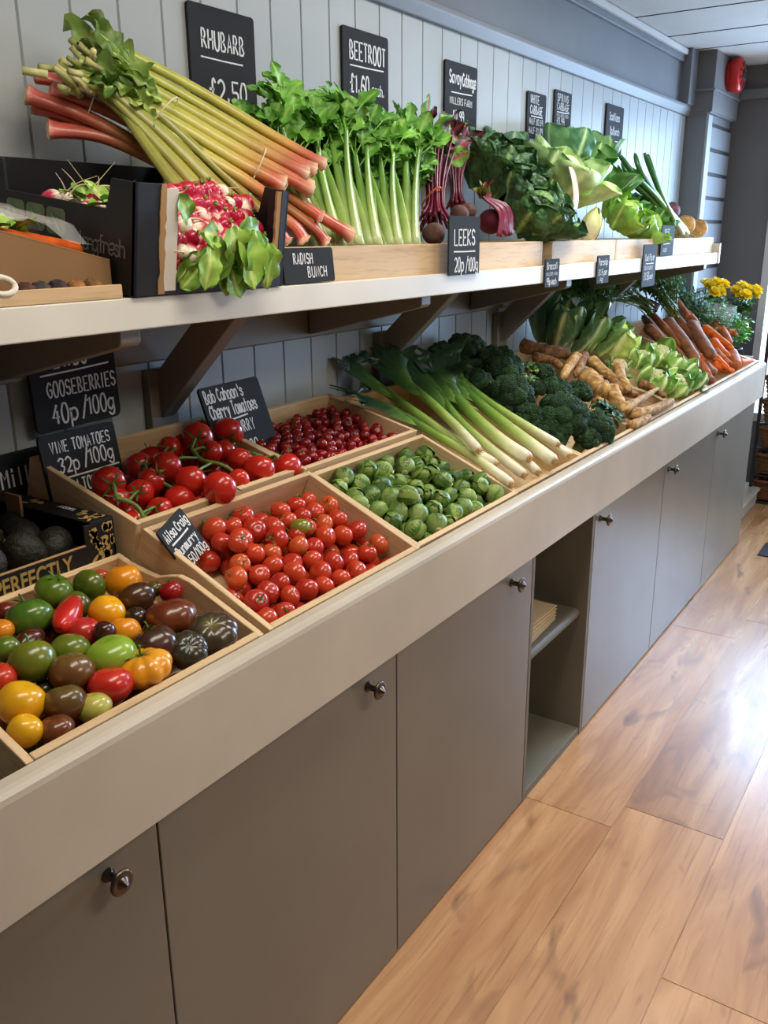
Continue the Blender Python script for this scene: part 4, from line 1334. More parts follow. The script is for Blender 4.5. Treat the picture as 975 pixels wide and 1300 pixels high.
# feathery carrot tops, tied in bunches
def tops(root_px, tips, label, seed, cols, n=22, r=.0022, group='carrot leaf bunches at the back', feather=True):
    o0 = Vector(root_px)
    e = empty('carrot_greens', o0, label, 'carrot leaves', group)
    rr_ = random.Random(seed)
    g = G(); gl = G()
    for i in range(n):
        t = tips[i % len(tips)]
        tip = Vector(t) - o0 + Vector((rr_.gauss(0, .025), rr_.gauss(0, .02), rr_.gauss(0, .02)))
        st = Vector((rr_.gauss(0, .014), rr_.gauss(0, .008), rr_.gauss(0, .012)))
        mid = (st + tip) / 2 + Vector((0, 0, rr_.uniform(.0, .03)))
        path = smooth([st, mid, tip], 5)
        col = cols[rr_.randrange(len(cols))]
        g.tube(path, lambda k: r * (1 - .5 * k), 5, col)
        if feather:
            for k in range(3, len(path)):
                for s_ in range(4):
                    d = Vector((rr_.gauss(0, 1), rr_.gauss(0, 1), rr_.gauss(.2, 1)))
                    gl.leaf(path[k], d, (0, 0, 1), rr_.uniform(.014, .03), .0045, ruf=.6, nu=4, nv=3, ce=lerp3(c(58, 96, 44), c(96, 134, 64), rr_.random()), seed=i * 9 + k, lobes=4)
    g.build('stems', 'stalk', e)
    if feather:
        gl.build('leaves', 'leaf', e)
    return e
tops((3.835,0.36,1.134), [(3.717,0.48,1.18), (3.768,0.52,1.24), (3.973,0.5,1.197)], 'long bare green leaf stalks of the near brown carrot bunch', 1, [c(96, 122, 54), c(120, 142, 66), c(70, 98, 44)], 30, feather=False, r=.0035)
tops((4.148,0.34,1.095), [(4.116,0.46,1.232), (4.334,0.48,1.233), (4.087,0.5,1.26), (4.382,0.45,1.238)], 'yellowish green stalks and feathery leaves above the thick brown carrots', 2, [c(122, 138, 60), c(148, 158, 80), c(92, 112, 50)], 40, r=.0032)
tops((4.532,0.34,1.021), [(4.617,0.5,1.247), (4.676,0.46,1.183), (4.508,0.5,1.213), (4.728,0.42,1.108)], 'thin upright green carrot stalks next to the shelf end brace', 3, [c(92, 128, 64), c(116, 146, 82), c(80, 112, 50)], 40, r=.0024)
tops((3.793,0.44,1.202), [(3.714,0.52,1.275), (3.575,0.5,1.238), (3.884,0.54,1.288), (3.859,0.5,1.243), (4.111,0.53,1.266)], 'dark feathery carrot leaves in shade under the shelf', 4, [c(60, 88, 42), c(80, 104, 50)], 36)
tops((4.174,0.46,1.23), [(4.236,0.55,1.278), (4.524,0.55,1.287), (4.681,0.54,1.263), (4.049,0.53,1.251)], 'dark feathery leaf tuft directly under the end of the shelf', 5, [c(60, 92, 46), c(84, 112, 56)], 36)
for i, (a_, b_) in enumerate([((3.394,0.47,1.23), [(3.465,0.56,1.284), (3.655,0.56,1.283), (3.381,0.55,1.246)]), ((3.481,0.43,1.202), [(3.581,0.53,1.255), (3.44,0.5,1.22), (3.778,0.52,1.24)]), ((4.447,0.5,1.246), [(4.462,0.57,1.289), (4.893,0.57,1.275), (4.896,0.55,1.227)]), ((4.073,0.47,1.213), [(4.135,0.56,1.264), (4.339,0.56,1.271), (4.534,0.55,1.249)])]):
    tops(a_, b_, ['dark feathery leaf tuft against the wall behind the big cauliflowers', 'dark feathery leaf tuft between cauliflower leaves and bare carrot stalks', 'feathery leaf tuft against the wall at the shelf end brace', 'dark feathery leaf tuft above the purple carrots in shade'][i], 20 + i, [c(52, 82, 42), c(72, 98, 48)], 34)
# blue ties on the bunches
for i, (p, lab) in enumerate([((4.457,0.4,1.192), 'small blue tie on the window side carrot stalks'), ((3.627,0.46,1.248), 'small blue tie on the shaded dark carrot leaves'), ((3.875,0.42,1.169), 'small blue tie on the near brown carrot bunch')]):
    o = G().tube([Vector((.014 * math.cos(a), .004 * math.sin(a * 2), .010 * math.sin(a))) for a in [2 * PI * k / 14 for k in range(15)]], .0035, 6, c(70, 140, 190), flat=.6).build('bunch_tie', 'petal')
    o.location = p
    tag(o, lab, 'tie')
# purple tinted roots deep in the shade
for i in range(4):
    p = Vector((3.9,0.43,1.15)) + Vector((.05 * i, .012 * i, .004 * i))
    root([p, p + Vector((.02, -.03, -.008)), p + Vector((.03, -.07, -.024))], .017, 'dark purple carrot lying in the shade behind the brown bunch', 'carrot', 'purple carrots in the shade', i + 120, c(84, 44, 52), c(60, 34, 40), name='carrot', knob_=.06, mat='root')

# ------------------------------------------------------------------ crates on the wall shelf
US = 'pine crates on the wall shelf'
def ucrate(x0, x1, label):
    return crate(x0, x1, .241, 1.4305, .578, 1.4305, .0735, label, group=US, mat=('pine', 'piney'))
ucrate(1.262, 1.886, 'shallow pine crate under the rhubarb and celery on the shelf')
ucrate(1.89, 2.41, 'shallow pine crate under the beetroot, beside the LEEKS tag')
ucrate(2.478, 3.006, 'shallow pine crate under the savoy and white cabbages')
ucrate(3.011, 3.55, 'shallow pine crate under the leafy spring greens')
ucrate(3.555, 4.285, 'shallow pine crate under the spring onion roots at the shelf end')

# ------------------------------------------------------------------ black radish box (tilted up at the back)
th = math.radians(9)
m = Matrix.Translation((.902, .215, 1.366)) @ Matrix.Rotation(th, 4, 'X')
e = empty('cardboard_box', m=m, label='black printed cardboard box of radishes with torn open front', cat='box')
BW, BL, BH, T_ = .335, .325, .158, .006
def post(x0, x1, y0, y1, n):
    # folded corner upright: black outside, raw torn edge
    G().box(x0, x1, y0, y1, 0, BH).build('corner_post', 'blackcard', e, sm=False, bev=.0008)
post(0, .052, 0, T_, 0); post(BW - .018, BW, .0, .03, 1)
g = G()
rr_ = random.Random(8)
def torn(x, y, z0, z1, w):
    zs = [z0 + (z1 - z0) * i / 16 for i in range(17)]
    vs = []
    for z in zs:
        a = rr_.uniform(-.0018, .0018); b = rr_.uniform(-.002, .002)
        vs += [(x + a, y - .0012, z), (x + w + b, y - .0012, z), (x + w + b, y + .003, z), (x + a, y + .003, z)]
    g.put(vs, [(4 * i + j, 4 * i + (j + 1) % 4, 4 * i + 4 + (j + 1) % 4, 4 * i + 4 + j) for i in range(16) for j in range(4)] + [(3, 2, 1, 0), (64, 65, 66, 67)], (1, 1, 1))
torn(.047, -.0005, .002, BH, .010)
g.build('torn_edge', 'rawcard', e, sm=False)
g = G()
torn(BW - .028, .002, .002, BH - .002, .011)
g.build('torn_edge', 'rawcard', e, sm=False)
G().box(.056, .082, -.0005, .0035, .006, BH - .006).build('inner_lining', 'white', e, sm=False)
# long near side with low middle, far side, back, bottom, low front lip
side = [(0, 0), (0, BH), (.05, BH), (.06, .115), (.292, .112), (.298, BH), (BL, BH), (BL, 0)]
for a, b in ((0, T_), (BW - T_, BW)):
    G().prism(side, a, b, axis=0).build('side_panel', 'blackcard', e, sm=False, bev=.0008)
G().box(0, BW, BL - T_, BL, 0, BH).build('back_panel', 'blackcard', e, sm=False, bev=.0008)
G().box(T_, BW - T_, .004, BL - T_, 0, .005).build('bottom_panel', 'blackcard', e, sm=False)
G().box(.052, BW - .018, 0, T_, 0, .016).build('front_lip', 'blackcard', e, sm=False, bev=.0008)
radbox = e
m_rad = m

# ------------------------------------------------------------------ radishes
def radish_proto(seed, r=.0125):
    g = G()
    rr_ = random.Random(seed)
    pk = [c(196, 34, 70), c(206, 54, 88), c(184, 26, 60)][seed % 3]
    wh = c(240, 226, 206)
    cut = rr_.uniform(-.65, -.05)
    def col(th, ph):
        t = math.cos(th)
        return lerp3(wh, pk, max(0, min(1, (t - cut + .12 * math.sin(ph * 3)) * 4 + .5)))
    L = rr_.uniform(1.15, 1.55)
    g.sphere((0, 0, 0), (r, r, r * L), col, 16, 12, lambda th, ph: 1 + .12 * math.sin(th) - .1 * (1 + math.cos(th)) * .2)
    o = g.build('radish', 'tomato')
    z = -r * L
    k = Vector((rr_.uniform(-1, 1), rr_.uniform(-1, 1), 0)) * r
    t = G().tube(smooth([(0, 0, z * .92), Vector((0, 0, z * 1.25)) + k * .2, Vector((0, 0, z * 1.7)) + k * .8, Vector((0, 0, z * 2.0)) + k * 2.0], 4), lambda q: r * .14 * (1 - q) + .0003, 6, c(226, 206, 176)).build('tail', 'root', o)
    s = G()
    for i in range(3):
        a = i * 2.1
        s.tube([(0, 0, -z * .92), (r * .25 * math.cos(a), r * .25 * math.sin(a), -z * 1.25)], r * .13, 5, c(132, 156, 72))
    s.build('leaf_stub', 'stalk', o)
    return (o, [(ch, ()) for ch in o.children])
protos = [radish_proto(s) for s in range(1, 7)]
rr = random.Random(23)
balls = []
# a wall of radishes facing the open front: leans back, leaves gap for the leaf bunch
rad = []
for j in range(9):
    for i in range(13):
        x = .088 + i * .0192 + (j % 2) * .0096 + rr.uniform(-.002, .002)
        z = .024 + j * .0166 + rr.uniform(-.002, .002)
        if x > BW - .030:
            continue
        if x > .16 and z < .040:
            continue
        if z > .118 + .030 * math.sin((x - .07) * 12):
            continue
        y = .020 + max(0, z - .06) * .75 + rr.uniform(-.003, .004)
        rad.append((x, y, z, rr.uniform(.0118, .0160)))
used = set()
def rad_dir():
    a = rr.uniform(-1, 1)
    return Vector((a, rr.uniform(-.8, .5), rr.uniform(-.6, .9)))
for x, y, z, r in rad:
    k = rr.randrange(len(protos))
    o, kids = protos[k]
    mm = m_rad @ zdir((x, y, z), rad_dir(), rr.uniform(0, 6), r / .0125)
    if k not in used:
        used.add(k); o.matrix_world = mm
    else:
        o = copy_tree(o, kids, mm)
    tag(o, 'pink and white radish heaped in the torn front of the black box', 'radish', 'radishes in the open front of the box')
for q in range(26):
    x, y, z = rr.uniform(.03, .27), rr.uniform(.09, .29), rr.uniform(.085, .118)
    o, kids = protos[q % 6]
    o = copy_tree(o, kids, m_rad @ zdir((x, y, z), (rr.uniform(-1, 1), rr.uniform(-1, 1), -1), 0, 1.0))
    tag(o, 'radish lying in the back of the black box behind the side panel', 'radish', 'radishes at the back of the box')
# leaf bunch spilling over the front lip
g0 = empty('radish_leaves', m=m_rad @ Matrix.Translation((.168, .010, .058)), label='bunch of green radish leaves spilling over the front of the black box', cat='leaves')
rr_ = random.Random(5)
for i, (x, z, dx, dz, L, W0) in enumerate([(-.06, .045, -.3, .55, .05, .020), (-.035, .0, -.6, -.6, .06, .022), (-.02, .01, -.2, -1, .075, .026), (.01, .02, .05, -1, .085, .030), (.045, .03, .3, -1, .09, .03), (.075, .03, .5, -.8, .08, .028), (.06, .0, .6, -.6, .06, .022), (-.05, -.02, -.7, -.5, .045, .018), (.02, -.02, .2, -.7, .05, .026), (-.015, .03, -.5, .1, .05, .022), (.09, .0, .3, -.6, .05, .02), (.03, .035, .8, .1, .055, .024), (-.02, .03, -.1, -1, .08, .028), (.03, .04, .2, -1, .095, .032), (.06, .04, -.1, -1, .09, .03), (.0, .045, .3, -.8, .06, .028), (-.045, .02, -.2, -1, .07, .022), (.085, .02, .1, -1, .075, .026)]):
    g = G()
    g.leaf((x, -.004 - .0022 * i, z), (dx, -.25, dz), (0, -1, .25), L, W0, bend=rr_.uniform(.1, .9), cup=.25, ruf=.5, nu=11, nv=9, ce=lerp3(c(84, 126, 42), c(124, 158, 66), rr_.random()), cv=c(176, 194, 116), seed=i + 20)
    g.build('leaf', 'leaf', g0)
g0 = empty('radish_leaves', m=m_rad @ Matrix.Translation((.03, .10, .12)), label='few radish leaves and roots peeping over the low side of the black box', cat='leaves')
for i in range(8):
    g = G()
    g.leaf((rr_.uniform(-.01, .08), rr_.uniform(-.03, .06), rr_.uniform(-.01, .01)), (rr_.uniform(-1, .3), rr_.uniform(-1, .6), .3), (0, 0, 1), rr_.uniform(.035, .055), .017, bend=rr_.uniform(.4, 1.2), cup=.25, ruf=.5, ce=lerp3(c(92, 140, 48), c(128, 160, 66), rr_.random()), cv=c(184, 200, 120), seed=i + 60)
    g.build('leaf', 'leaf', g0)
for i in range(6):
    a = rr_.uniform(0, 6.28)
    b = Vector((rr_.uniform(-.02, .06), rr_.uniform(.02, .10), 0))
    G().tube(smooth([b, b + Vector((math.cos(a) * .02, math.sin(a) * .02, .018)), b + Vector((math.cos(a) * .05, math.sin(a) * .05, .012 + .02 * (i % 3)))], 5), lambda t: .0014 * (1 - .8 * t), 5, c(222, 206, 168)).build('root_hair', 'root', g0)

# ------------------------------------------------------------------ rhubarb
def rhubarb(pts, r, rev, label, seed, group, mid=None):
    """first point = upper end.  rev: red foot is the upper end"""
    r *= 1.22
    p = smooth(pts, 7)
    o0 = p[0]
    q = [v - o0 for v in p]
    m_ = len(q)
    rr_ = random.Random(seed)
    if rev:
        col = grad([(0, c(226, 150, 140)), (.05, c(206, 86, 82)), (.25, c(176, 74, 56)), (.6, c(160, 96, 48)), (1, c(146, 118, 52))])
    else:
        col = grad([(0, c(160, 178, 84)), (.30, c(184, 188, 82)), (.64, c(198, 178, 84)), (.78, c(196, 136, 72)), (.88, c(196, 76, 62)), (.94, c(214, 132, 108)), (1, c(240, 216, 186))]) if not mid else mid
    g = G()
    n = 18
    vs = []; cs = []
    for i in range(m_):
        t = i / (m_ - 1)
        tt = q[min(i + 1, m_ - 1)] - q[max(i - 1, 0)]
        sd, nn = frame_at(tt, Vector((0, -.45, 1)))
        s_ = (1 - t) if rev else t
        rad = r * (.82 + .25 * s_ + (.30 * max(0, s_ - .9) / .1))
        for j in range(n):
            a = 2 * PI * j / n
            k = 1 + .045 * math.cos(9 * a)
            fl = .72 if math.sin(a) > 0 else .50
            vs.append(q[i] + sd * (rad * k * math.cos(a)) + nn * (rad * k * fl * math.sin(a)))
            cc = col(t)
            v = .5 + .5 * math.cos(9 * a + seed)
            cs.append(lerp3(cc, lerp3(cc, c(222, 206, 140) if s_ < .6 else c(232, 160, 130), .5), v * .5))
    fs = [(i * n + j, i * n + (j + 1) % n, (i + 1) * n + (j + 1) % n, (i + 1) * n + j) for i in range(m_ - 1) for j in range(n)]
    g.put(vs, fs, cs)
    o = g.build('rhubarb_stalk', 'stalk')
    o.location = o0
    tag(o, label, 'rhubarb', group)
    g = G()
    for e_, q0, q1 in ((0, q[0], q[1]), (1, q[-1], q[-2])):
        d = (q0 - q1).normalized()
        sd, nn = frame_at(d, Vector((0, -.45, 1)))
        foot = (e_ == 0) == rev
        rad = r * (1.30 if foot else .80)
        ring = [q0 + sd * (rad * .97 * math.cos(2 * PI * j / 14)) + nn * (rad * .60 * math.sin(2 * PI * j / 14)) + d * rr_.uniform(-.001, .002) for j in range(14)]
        ring2 = [q0 + (v - q0) * .6 + d * (.004 if foot else -.001) for v in ring]
        g.put(ring + ring2 + [q0 + d * (.001 if foot else -.003)], [(j, (j + 1) % 14, 14 + (j + 1) % 14, 14 + j) for j in range(14)] + [(14 + j, 14 + (j + 1) % 14, 28) for j in range(14)], c(228, 196, 160) if foot else c(196, 186, 120))
    g.build('cut_end', 'root', o)
    return o
RB = 'green and yellow rhubarb stalks in the upper bundle'
rl = [
 ([(1.104,0.5,1.774), (1.259,0.42,1.702), (1.375,0.34,1.628), (1.458,0.285,1.579)], .0125, 'uppermost rhubarb stalk, green turning red at its foot, along the bundle top'),
 ([(1.112,0.5,1.757), (1.247,0.42,1.683), (1.347,0.345,1.616), (1.434,0.29,1.568)], .0135, 'rhubarb stalk second from the top of the upper bundle'),
 ([(1.085,0.495,1.743), (1.221,0.41,1.666), (1.317,0.335,1.604), (1.397,0.28,1.558)], .0145, 'yellow rhubarb stalk third from the top with red foot'),
 ([(1.071,0.49,1.726), (1.196,0.4,1.651), (1.285,0.33,1.589), (1.399,0.275,1.533)], .016, 'rhubarb stalk with large pale cut foot at the bundle end'),
 ([(1.053,0.485,1.714), (1.181,0.395,1.636), (1.262,0.32,1.572), (1.319,0.27,1.536)], .0150, 'rhubarb stalk with white pink foot standing proud by the string'),
 ([(1.052,0.48,1.702), (1.174,0.39,1.615), (1.239,0.31,1.552), (1.293,0.265,1.506)], .0130, 'yellow olive rhubarb stalk just above the radish box corner'),
]
for i, (pts, r, lab) in enumerate(rl):
    rhubarb(pts, r, False, lab, i, RB)
OLV = grad([(0, c(134, 146, 62)), (.4, c(152, 152, 62)), (.75, c(164, 150, 62)), (1, c(164, 130, 62))])
ol = [
 ([(1.083,0.455,1.694), (1.149,0.375,1.605), (1.188,0.31,1.53), (1.22,0.275,1.491)], .0150, 'broad olive rhubarb stalk in front, ending above the radishes'),
 ([(1.092,0.445,1.675), (1.13,0.375,1.592), (1.155,0.31,1.518), (1.171,0.28,1.482)], .0135, 'olive rhubarb stalk nearest the radishes, second in front'),
 ([(1.103,0.44,1.664), (1.108,0.38,1.588), (1.117,0.32,1.518), (1.128,0.29,1.485)], .0120, 'short olive rhubarb stalk lowest in front, near end of the bundle'),
 ([(1.12,0.455,1.706), (1.186,0.375,1.611), (1.234,0.31,1.534), (1.267,0.275,1.487)], .0120, 'narrow olive rhubarb stalk between the broad one and the yellow one'),
 ([(1.081,0.47,1.685), (1.121,0.4,1.612), (1.138,0.35,1.551), (1.141,0.32,1.513)], .0115, 'olive rhubarb stalk half hidden behind the front ones'),
]
for i, (pts, r, lab) in enumerate(ol):
    rhubarb(pts, r, False, lab, i + 10, 'olive rhubarb stalks in the front bundle', OLV)
rd = [
 ([(1.035,0.555,1.705), (1.105,0.5,1.679), (1.212,0.44,1.614), (1.305,0.37,1.554)], .0135, 'red rhubarb stalk with pale foot, topmost of the three at far left'),
 ([(1.043,0.53,1.681), (1.102,0.48,1.657), (1.21,0.42,1.597), (1.292,0.36,1.532)], .0150, 'pink rhubarb stalk with a big pale foot in the middle of the red group'),
 ([(1,0.54,1.67), (1.075,0.49,1.641), (1.18,0.42,1.576), (1.279,0.35,1.502)], .0150, 'long red rhubarb stalk reaching furthest to the left'),
 ([(1.028,0.53,1.62), (1.097,0.48,1.612), (1.179,0.42,1.567), (1.249,0.36,1.511)], .0160, 'reddish rhubarb stalk lowest of the red group above the box'),
 ([(1.029,0.56,1.658), (1.082,0.5,1.63), (1.18,0.44,1.577), (1.252,0.38,1.532)], .0140, 'dark brownish rhubarb stalk behind the red group'),
]
for i, (pts, r, lab) in enumerate(rd):
    rhubarb(pts, r, True, lab, i + 20, 'red ended rhubarb stalks pointing left')
RDG = grad([(0, c(150, 120, 56)), (.5, c(178, 98, 60)), (.85, c(196, 62, 56)), (1, c(240, 196, 170))])
sr = [
 ([(1.295,0.36,1.565), (1.356,0.32,1.533), (1.441,0.285,1.485), (1.505,0.262,1.451)], .0150, 'red rhubarb stalk lying lowest to the right towards the celery'),
 ([(1.303,0.35,1.543), (1.354,0.31,1.508), (1.402,0.275,1.466), (1.426,0.262,1.437)], .0130, 'red rhubarb stalk resting on the crate edge'),
 ([(1.264,0.335,1.522), (1.308,0.3,1.496), (1.342,0.27,1.466), (1.355,0.258,1.44)], .0140, 'dark red rhubarb stalk by the corner of the black box'),
 ([(1.326,0.35,1.552), (1.367,0.31,1.525), (1.403,0.28,1.497), (1.419,0.268,1.482)], .0140, 'red rhubarb stalk with orange cut foot below the largest foot'),
 ([(1.257,0.33,1.506), (1.29,0.295,1.479), (1.303,0.27,1.454), (1.31,0.26,1.438)], .0120, 'red rhubarb stalk half hidden behind the box corner'),
]
for i, (pts, r, lab) in enumerate(sr):
    rhubarb(pts, r, False, lab, i + 30, 'red rhubarb stalks in the lower bundle', RDG)
# crumpled leaf stubs at the trimmed ends
g0 = empty('rhubarb_leaves', (1.105,0.455,1.713), 'crumpled trimmed green leaf stubs on the rhubarb tops', 'leaves')
rr_ = random.Random(2)
o0 = Vector(g0.location)
for i, (p, d, L, W0) in enumerate([((1.117,0.45,1.712), (1.081,0.5,1.789), .115, .022), ((1.135,0.44,1.72), (1.097,0.49,1.779), .10, .024), ((1.161,0.43,1.711), (1.098,0.46,1.753), .085, .024), ((1.124,0.44,1.702), (1.047,0.47,1.712), .075, .022), ((1.167,0.42,1.691), (1.108,0.44,1.71), .07, .020),
                                  ((1.131,0.42,1.677), (1.09,0.44,1.698), .06, .022), ((1.167,0.405,1.67), (1.132,0.42,1.687), .05, .016), ((1.136,0.41,1.653), (1.103,0.42,1.674), .05, .018), ((1.143,0.4,1.638), (1.126,0.41,1.654), .04, .014), ((1.132,0.4,1.64), (1.137,0.39,1.613), .035, .010), ((1.096,0.43,1.684), (1.063,0.44,1.685), .05, .018)]):
    g = G()
    g.leaf(Vector(p) - o0, Vector(d) - Vector(p), (0, -1, .4), L, W0, bend=rr_.uniform(-.4, .5), cup=.6, ruf=1.5, nu=16, nv=11, ce=lerp3(c(76, 104, 46), c(126, 150, 78), rr_.random()), cv=c(176, 188, 110), seed=i + 3, lobes=4)
    g.build('leaf', 'leaf', g0)
g = G()
for i in range(26):
    a = Vector((1.039,0.47,1.699)) - o0 + Vector((rr_.gauss(.03, .022), rr_.gauss(0, .014), rr_.gauss(0.0, .020)))
    d = Vector((-.7, .12, .45)) + Vector((rr_.gauss(0, .3), rr_.gauss(0, .3), rr_.gauss(0, .3)))
    g.tube([a, a + d * .02, a + d * .036], lambda t: rr_.uniform(.004, .007), 7, lerp3(c(150, 158, 84), c(206, 200, 150), rr_.random()))
g.build('stub', 'root', g0)
# strings round the bundles
def loop(name, ctr, d, a, b, label):
    d = Vector(d).normalized(); s_, n_ = frame_at(d, Vector((0, -.5, 1)))
    o = G().tube([s_ * (a * math.cos(t)) + n_ * (b * math.sin(t)) for t in [2 * PI * k / 36 for k in range(37)]], .0011, 5).build(name, 'string')
    o.location = ctr
    tag(o, label, 'string')
loop('string', (1.286,0.305,1.563), Vector((1.319,0.27,1.536)) - Vector((1.181,0.395,1.636)), .040, .040, 'white string tied round the rhubarb feet')
loop('string', (1.163,0.405,1.641), Vector((1.22,0.275,1.491)) - Vector((1.083,0.455,1.694)), .040, .046, 'pale string tied round the olive rhubarb bundle')
loop('string', (1.089,0.5,1.655), Vector((1.18,0.42,1.576)) - Vector((1,0.54,1.67)), .030, .038, 'thin string tied round the red ended rhubarb')

# ------------------------------------------------------------------ celery
def celery(base, top, label, seed, R=.032):
    b, t = Vector(base), Vector(top)
    t = b.lerp(t, .90)
    rr_ = random.Random(seed)
    e = empty('celery', b, label, 'celery', 'celery heads leaning on the wall')
    ax = (t - b)
    L = ax.length
    ax.normalize()
    s_, n_ = frame_at(ax, Vector((0, -1, 0)))
    pale = c(176, 200, 120)
    lf = G()
    for i in range(9):
        a = i * 2.4
        k = .35 + .65 * (i / 8)
        rad = s_ * math.cos(a) + n_ * math.sin(a)
        ln = L * rr_.uniform(.58, .78)
        p0 = rad * R * .55 * k
        p1 = rad * R * (.9 * k) + ax * ln * .4
        p2 = rad * R * (1.2 * k + .25) + ax * ln * .75
        p3 = rad * R * (1.5 * k + .6) + ax * ln
        path = smooth([p0, p1, p2, p3], 4)
        g = G()
        col = grad([(0, lerp3(pale, c(228, 232, 190), .6)), (.18, pale), (.55, c(128, 172, 76)), (1, c(96, 150, 58))])
        g.tube(path, lambda q: R * .36 * (1.15 - .75 * q), 14, lambda q: col(q), up=rad, flat=.62, ridge=8, ramp=.06)
        g.build('stalk', 'stalk', e)
        # leaflets on small branches
        tip = path[-1]
        dt = (path[-1] - path[-3]).normalized()
        for j in range(7):
            q = len(path) - 1 - (j // 2)
            bd = (dt + rad * rr_.uniform(-.3, .7) + s_ * rr_.uniform(-.9, .9) + n_ * rr_.uniform(-.5, .5)).normalized()
            bl_ = rr_.uniform(.025, .055)
            lf.tube([path[q], path[q] + bd * bl_], .0016, 5, c(112, 160, 66))
            tipb = path[q] + bd * bl_
            for h in range(3):
                ld = (bd + (s_ * rr_.uniform(-1, 1) + n_ * rr_.uniform(-1, 1)) * .8).normalized()
                lf.leaf(tipb, ld, (-s_ * .2 + n_ * .6 + Vector((0, 0, .5))), rr_.uniform(.032, .055), .019, bend=rr_.uniform(.1, .9), cup=.25, ruf=.5, nu=8, nv=7, ce=lerp3(c(64, 122, 42), c(112, 164, 70), rr_.random()), cv=c(136, 176, 88), seed=seed * 40 + i * 5 + j + h, lobes=5,
                        shape=lambda t: max(.03, math.sin(PI * min(1, t * .9 + .08)) ** .6 * (1 if t < .75 else (1 - t) * 3.2 + .2)))
    lf.build('leaves', 'leaf', e)
    return e
celery((1.465,0.3,1.421), (1.497,0.53,1.764), 'celery head furthest left, its leaves before the RHUBARB board', 1)
celery((1.504,0.29,1.421), (1.625,0.53,1.742), 'celery head second from the left, behind the rhubarb feet', 2)
celery((1.544,0.275,1.423), (1.738,0.53,1.811), 'celery head with the tallest leaf tuft', 3)
celery((1.605,0.27,1.422), (1.793,0.5,1.741), 'celery head with long bare ribbed stalks in the middle', 4)
celery((1.677,0.265,1.421), (1.895,0.49,1.717), 'celery head second from the beetroot', 5)
celery((1.743,0.262,1.42), (1.988,0.46,1.727), 'celery head next to the beetroot stems', 6)
celery((1.629,0.36,1.419), (1.844,0.56,1.772), 'celery head standing behind the others at the wall', 8)
celery((1.784,0.36,1.416), (2.061,0.56,1.745), 'celery head at the wall below the BEETROOT board', 9)

# ------------------------------------------------------------------ beetroot
BT = 'beetroot bunches'
def beet_bunch(base, top, globes, label, seed, n=22, R=.030, green=True):
    b, t = Vector(base), Vector(top)
    t = b.lerp(t, .74)
    rr_ = random.Random(seed)
    e = empty('beetroot_bunch', b, label, 'beetroot', BT)
    ax = t - b
    s_, n_ = frame_at(ax, Vector((0, -1, 0)))
    lf = G()
    for i in range(n):
        a = i * 2.4
        k = math.sqrt((i + .5) / n)
        rad = s_ * math.cos(a) + n_ * math.sin(a)
        col = lerp3(c(128, 28, 62), c(92, 20, 44), rr_.random())
        path = smooth([rad * R * 1.5 * k, rad * R * .75 * k + ax * .22, rad * R * 1.0 * k + ax * .6, rad * R * (1.6 * k + .2) + ax * rr_.uniform(.85, 1.02)], 4)
        G().tube(path, lambda q: .0042 * (1 - .5 * q), 7, col).build('stem', 'stalk', e)
        if green:
            for h in range(2):
                d = (path[-1] - path[-3]).normalized() + s_ * rr_.uniform(-.8, .8) + n_ * rr_.uniform(-.5, .5)
                dark = rr_.random() < .55
                lf.leaf(path[-1], d, -n_, rr_.uniform(.05, .09), .026, bend=rr_.uniform(-.4, .8), cup=.25, ruf=.7, nu=9, nv=7, ce=c(58, 36, 34) if dark else lerp3(c(70, 116, 42), c(104, 148, 56), rr_.random()), cv=c(140, 40, 64), seed=seed * 30 + i * 2 + h)
    if green:
        lf.build('leaves', 'leaf', e)
    for i, (p, r) in enumerate(globes):
        g = G()
        g.sphere(Vector(p) - b, (r, r, r * .92), lambda th, ph: lerp3(c(84, 52, 54), c(112, 84, 76), .5 + .5 * mnoise.noise(Vector((math.cos(ph) * 3, math.sin(ph) * 3, th * 3)))), 22, 14, lambda th, ph: 1 + .05 * mnoise.noise(Vector((math.cos(ph) * 2 + i, math.sin(ph) * 2, th))))
        g.build('beet', 'root', e)
    return e
beet_bunch((1.945,0.32,1.475), (2.162,0.45,1.739), [((1.856,0.27,1.452), .027), ((2.03,0.3,1.498), .024), ((1.996,0.27,1.471), .02)], 'beetroot bunch with tall purple stems tied by an orange band', 1, 26)
loop('rubber_band', (1.98,0.35,1.536), (0, .35, 1), .024, .024, 'orange rubber band round the tall beetroot stems')
bpy.data.objects['rubber_band'].data.materials.clear(); bpy.data.objects['rubber_band'].data.materials.append(M['rubber'])
bpy.data.objects['rubber_band'].scale = (1, 1, 3.0)
beet_bunch((2.306,0.46,1.525), (2.388,0.52,1.728), [((2.26,0.4,1.511), .024)], 'dark beetroot bunch standing behind the banded one', 2, 18, .022)
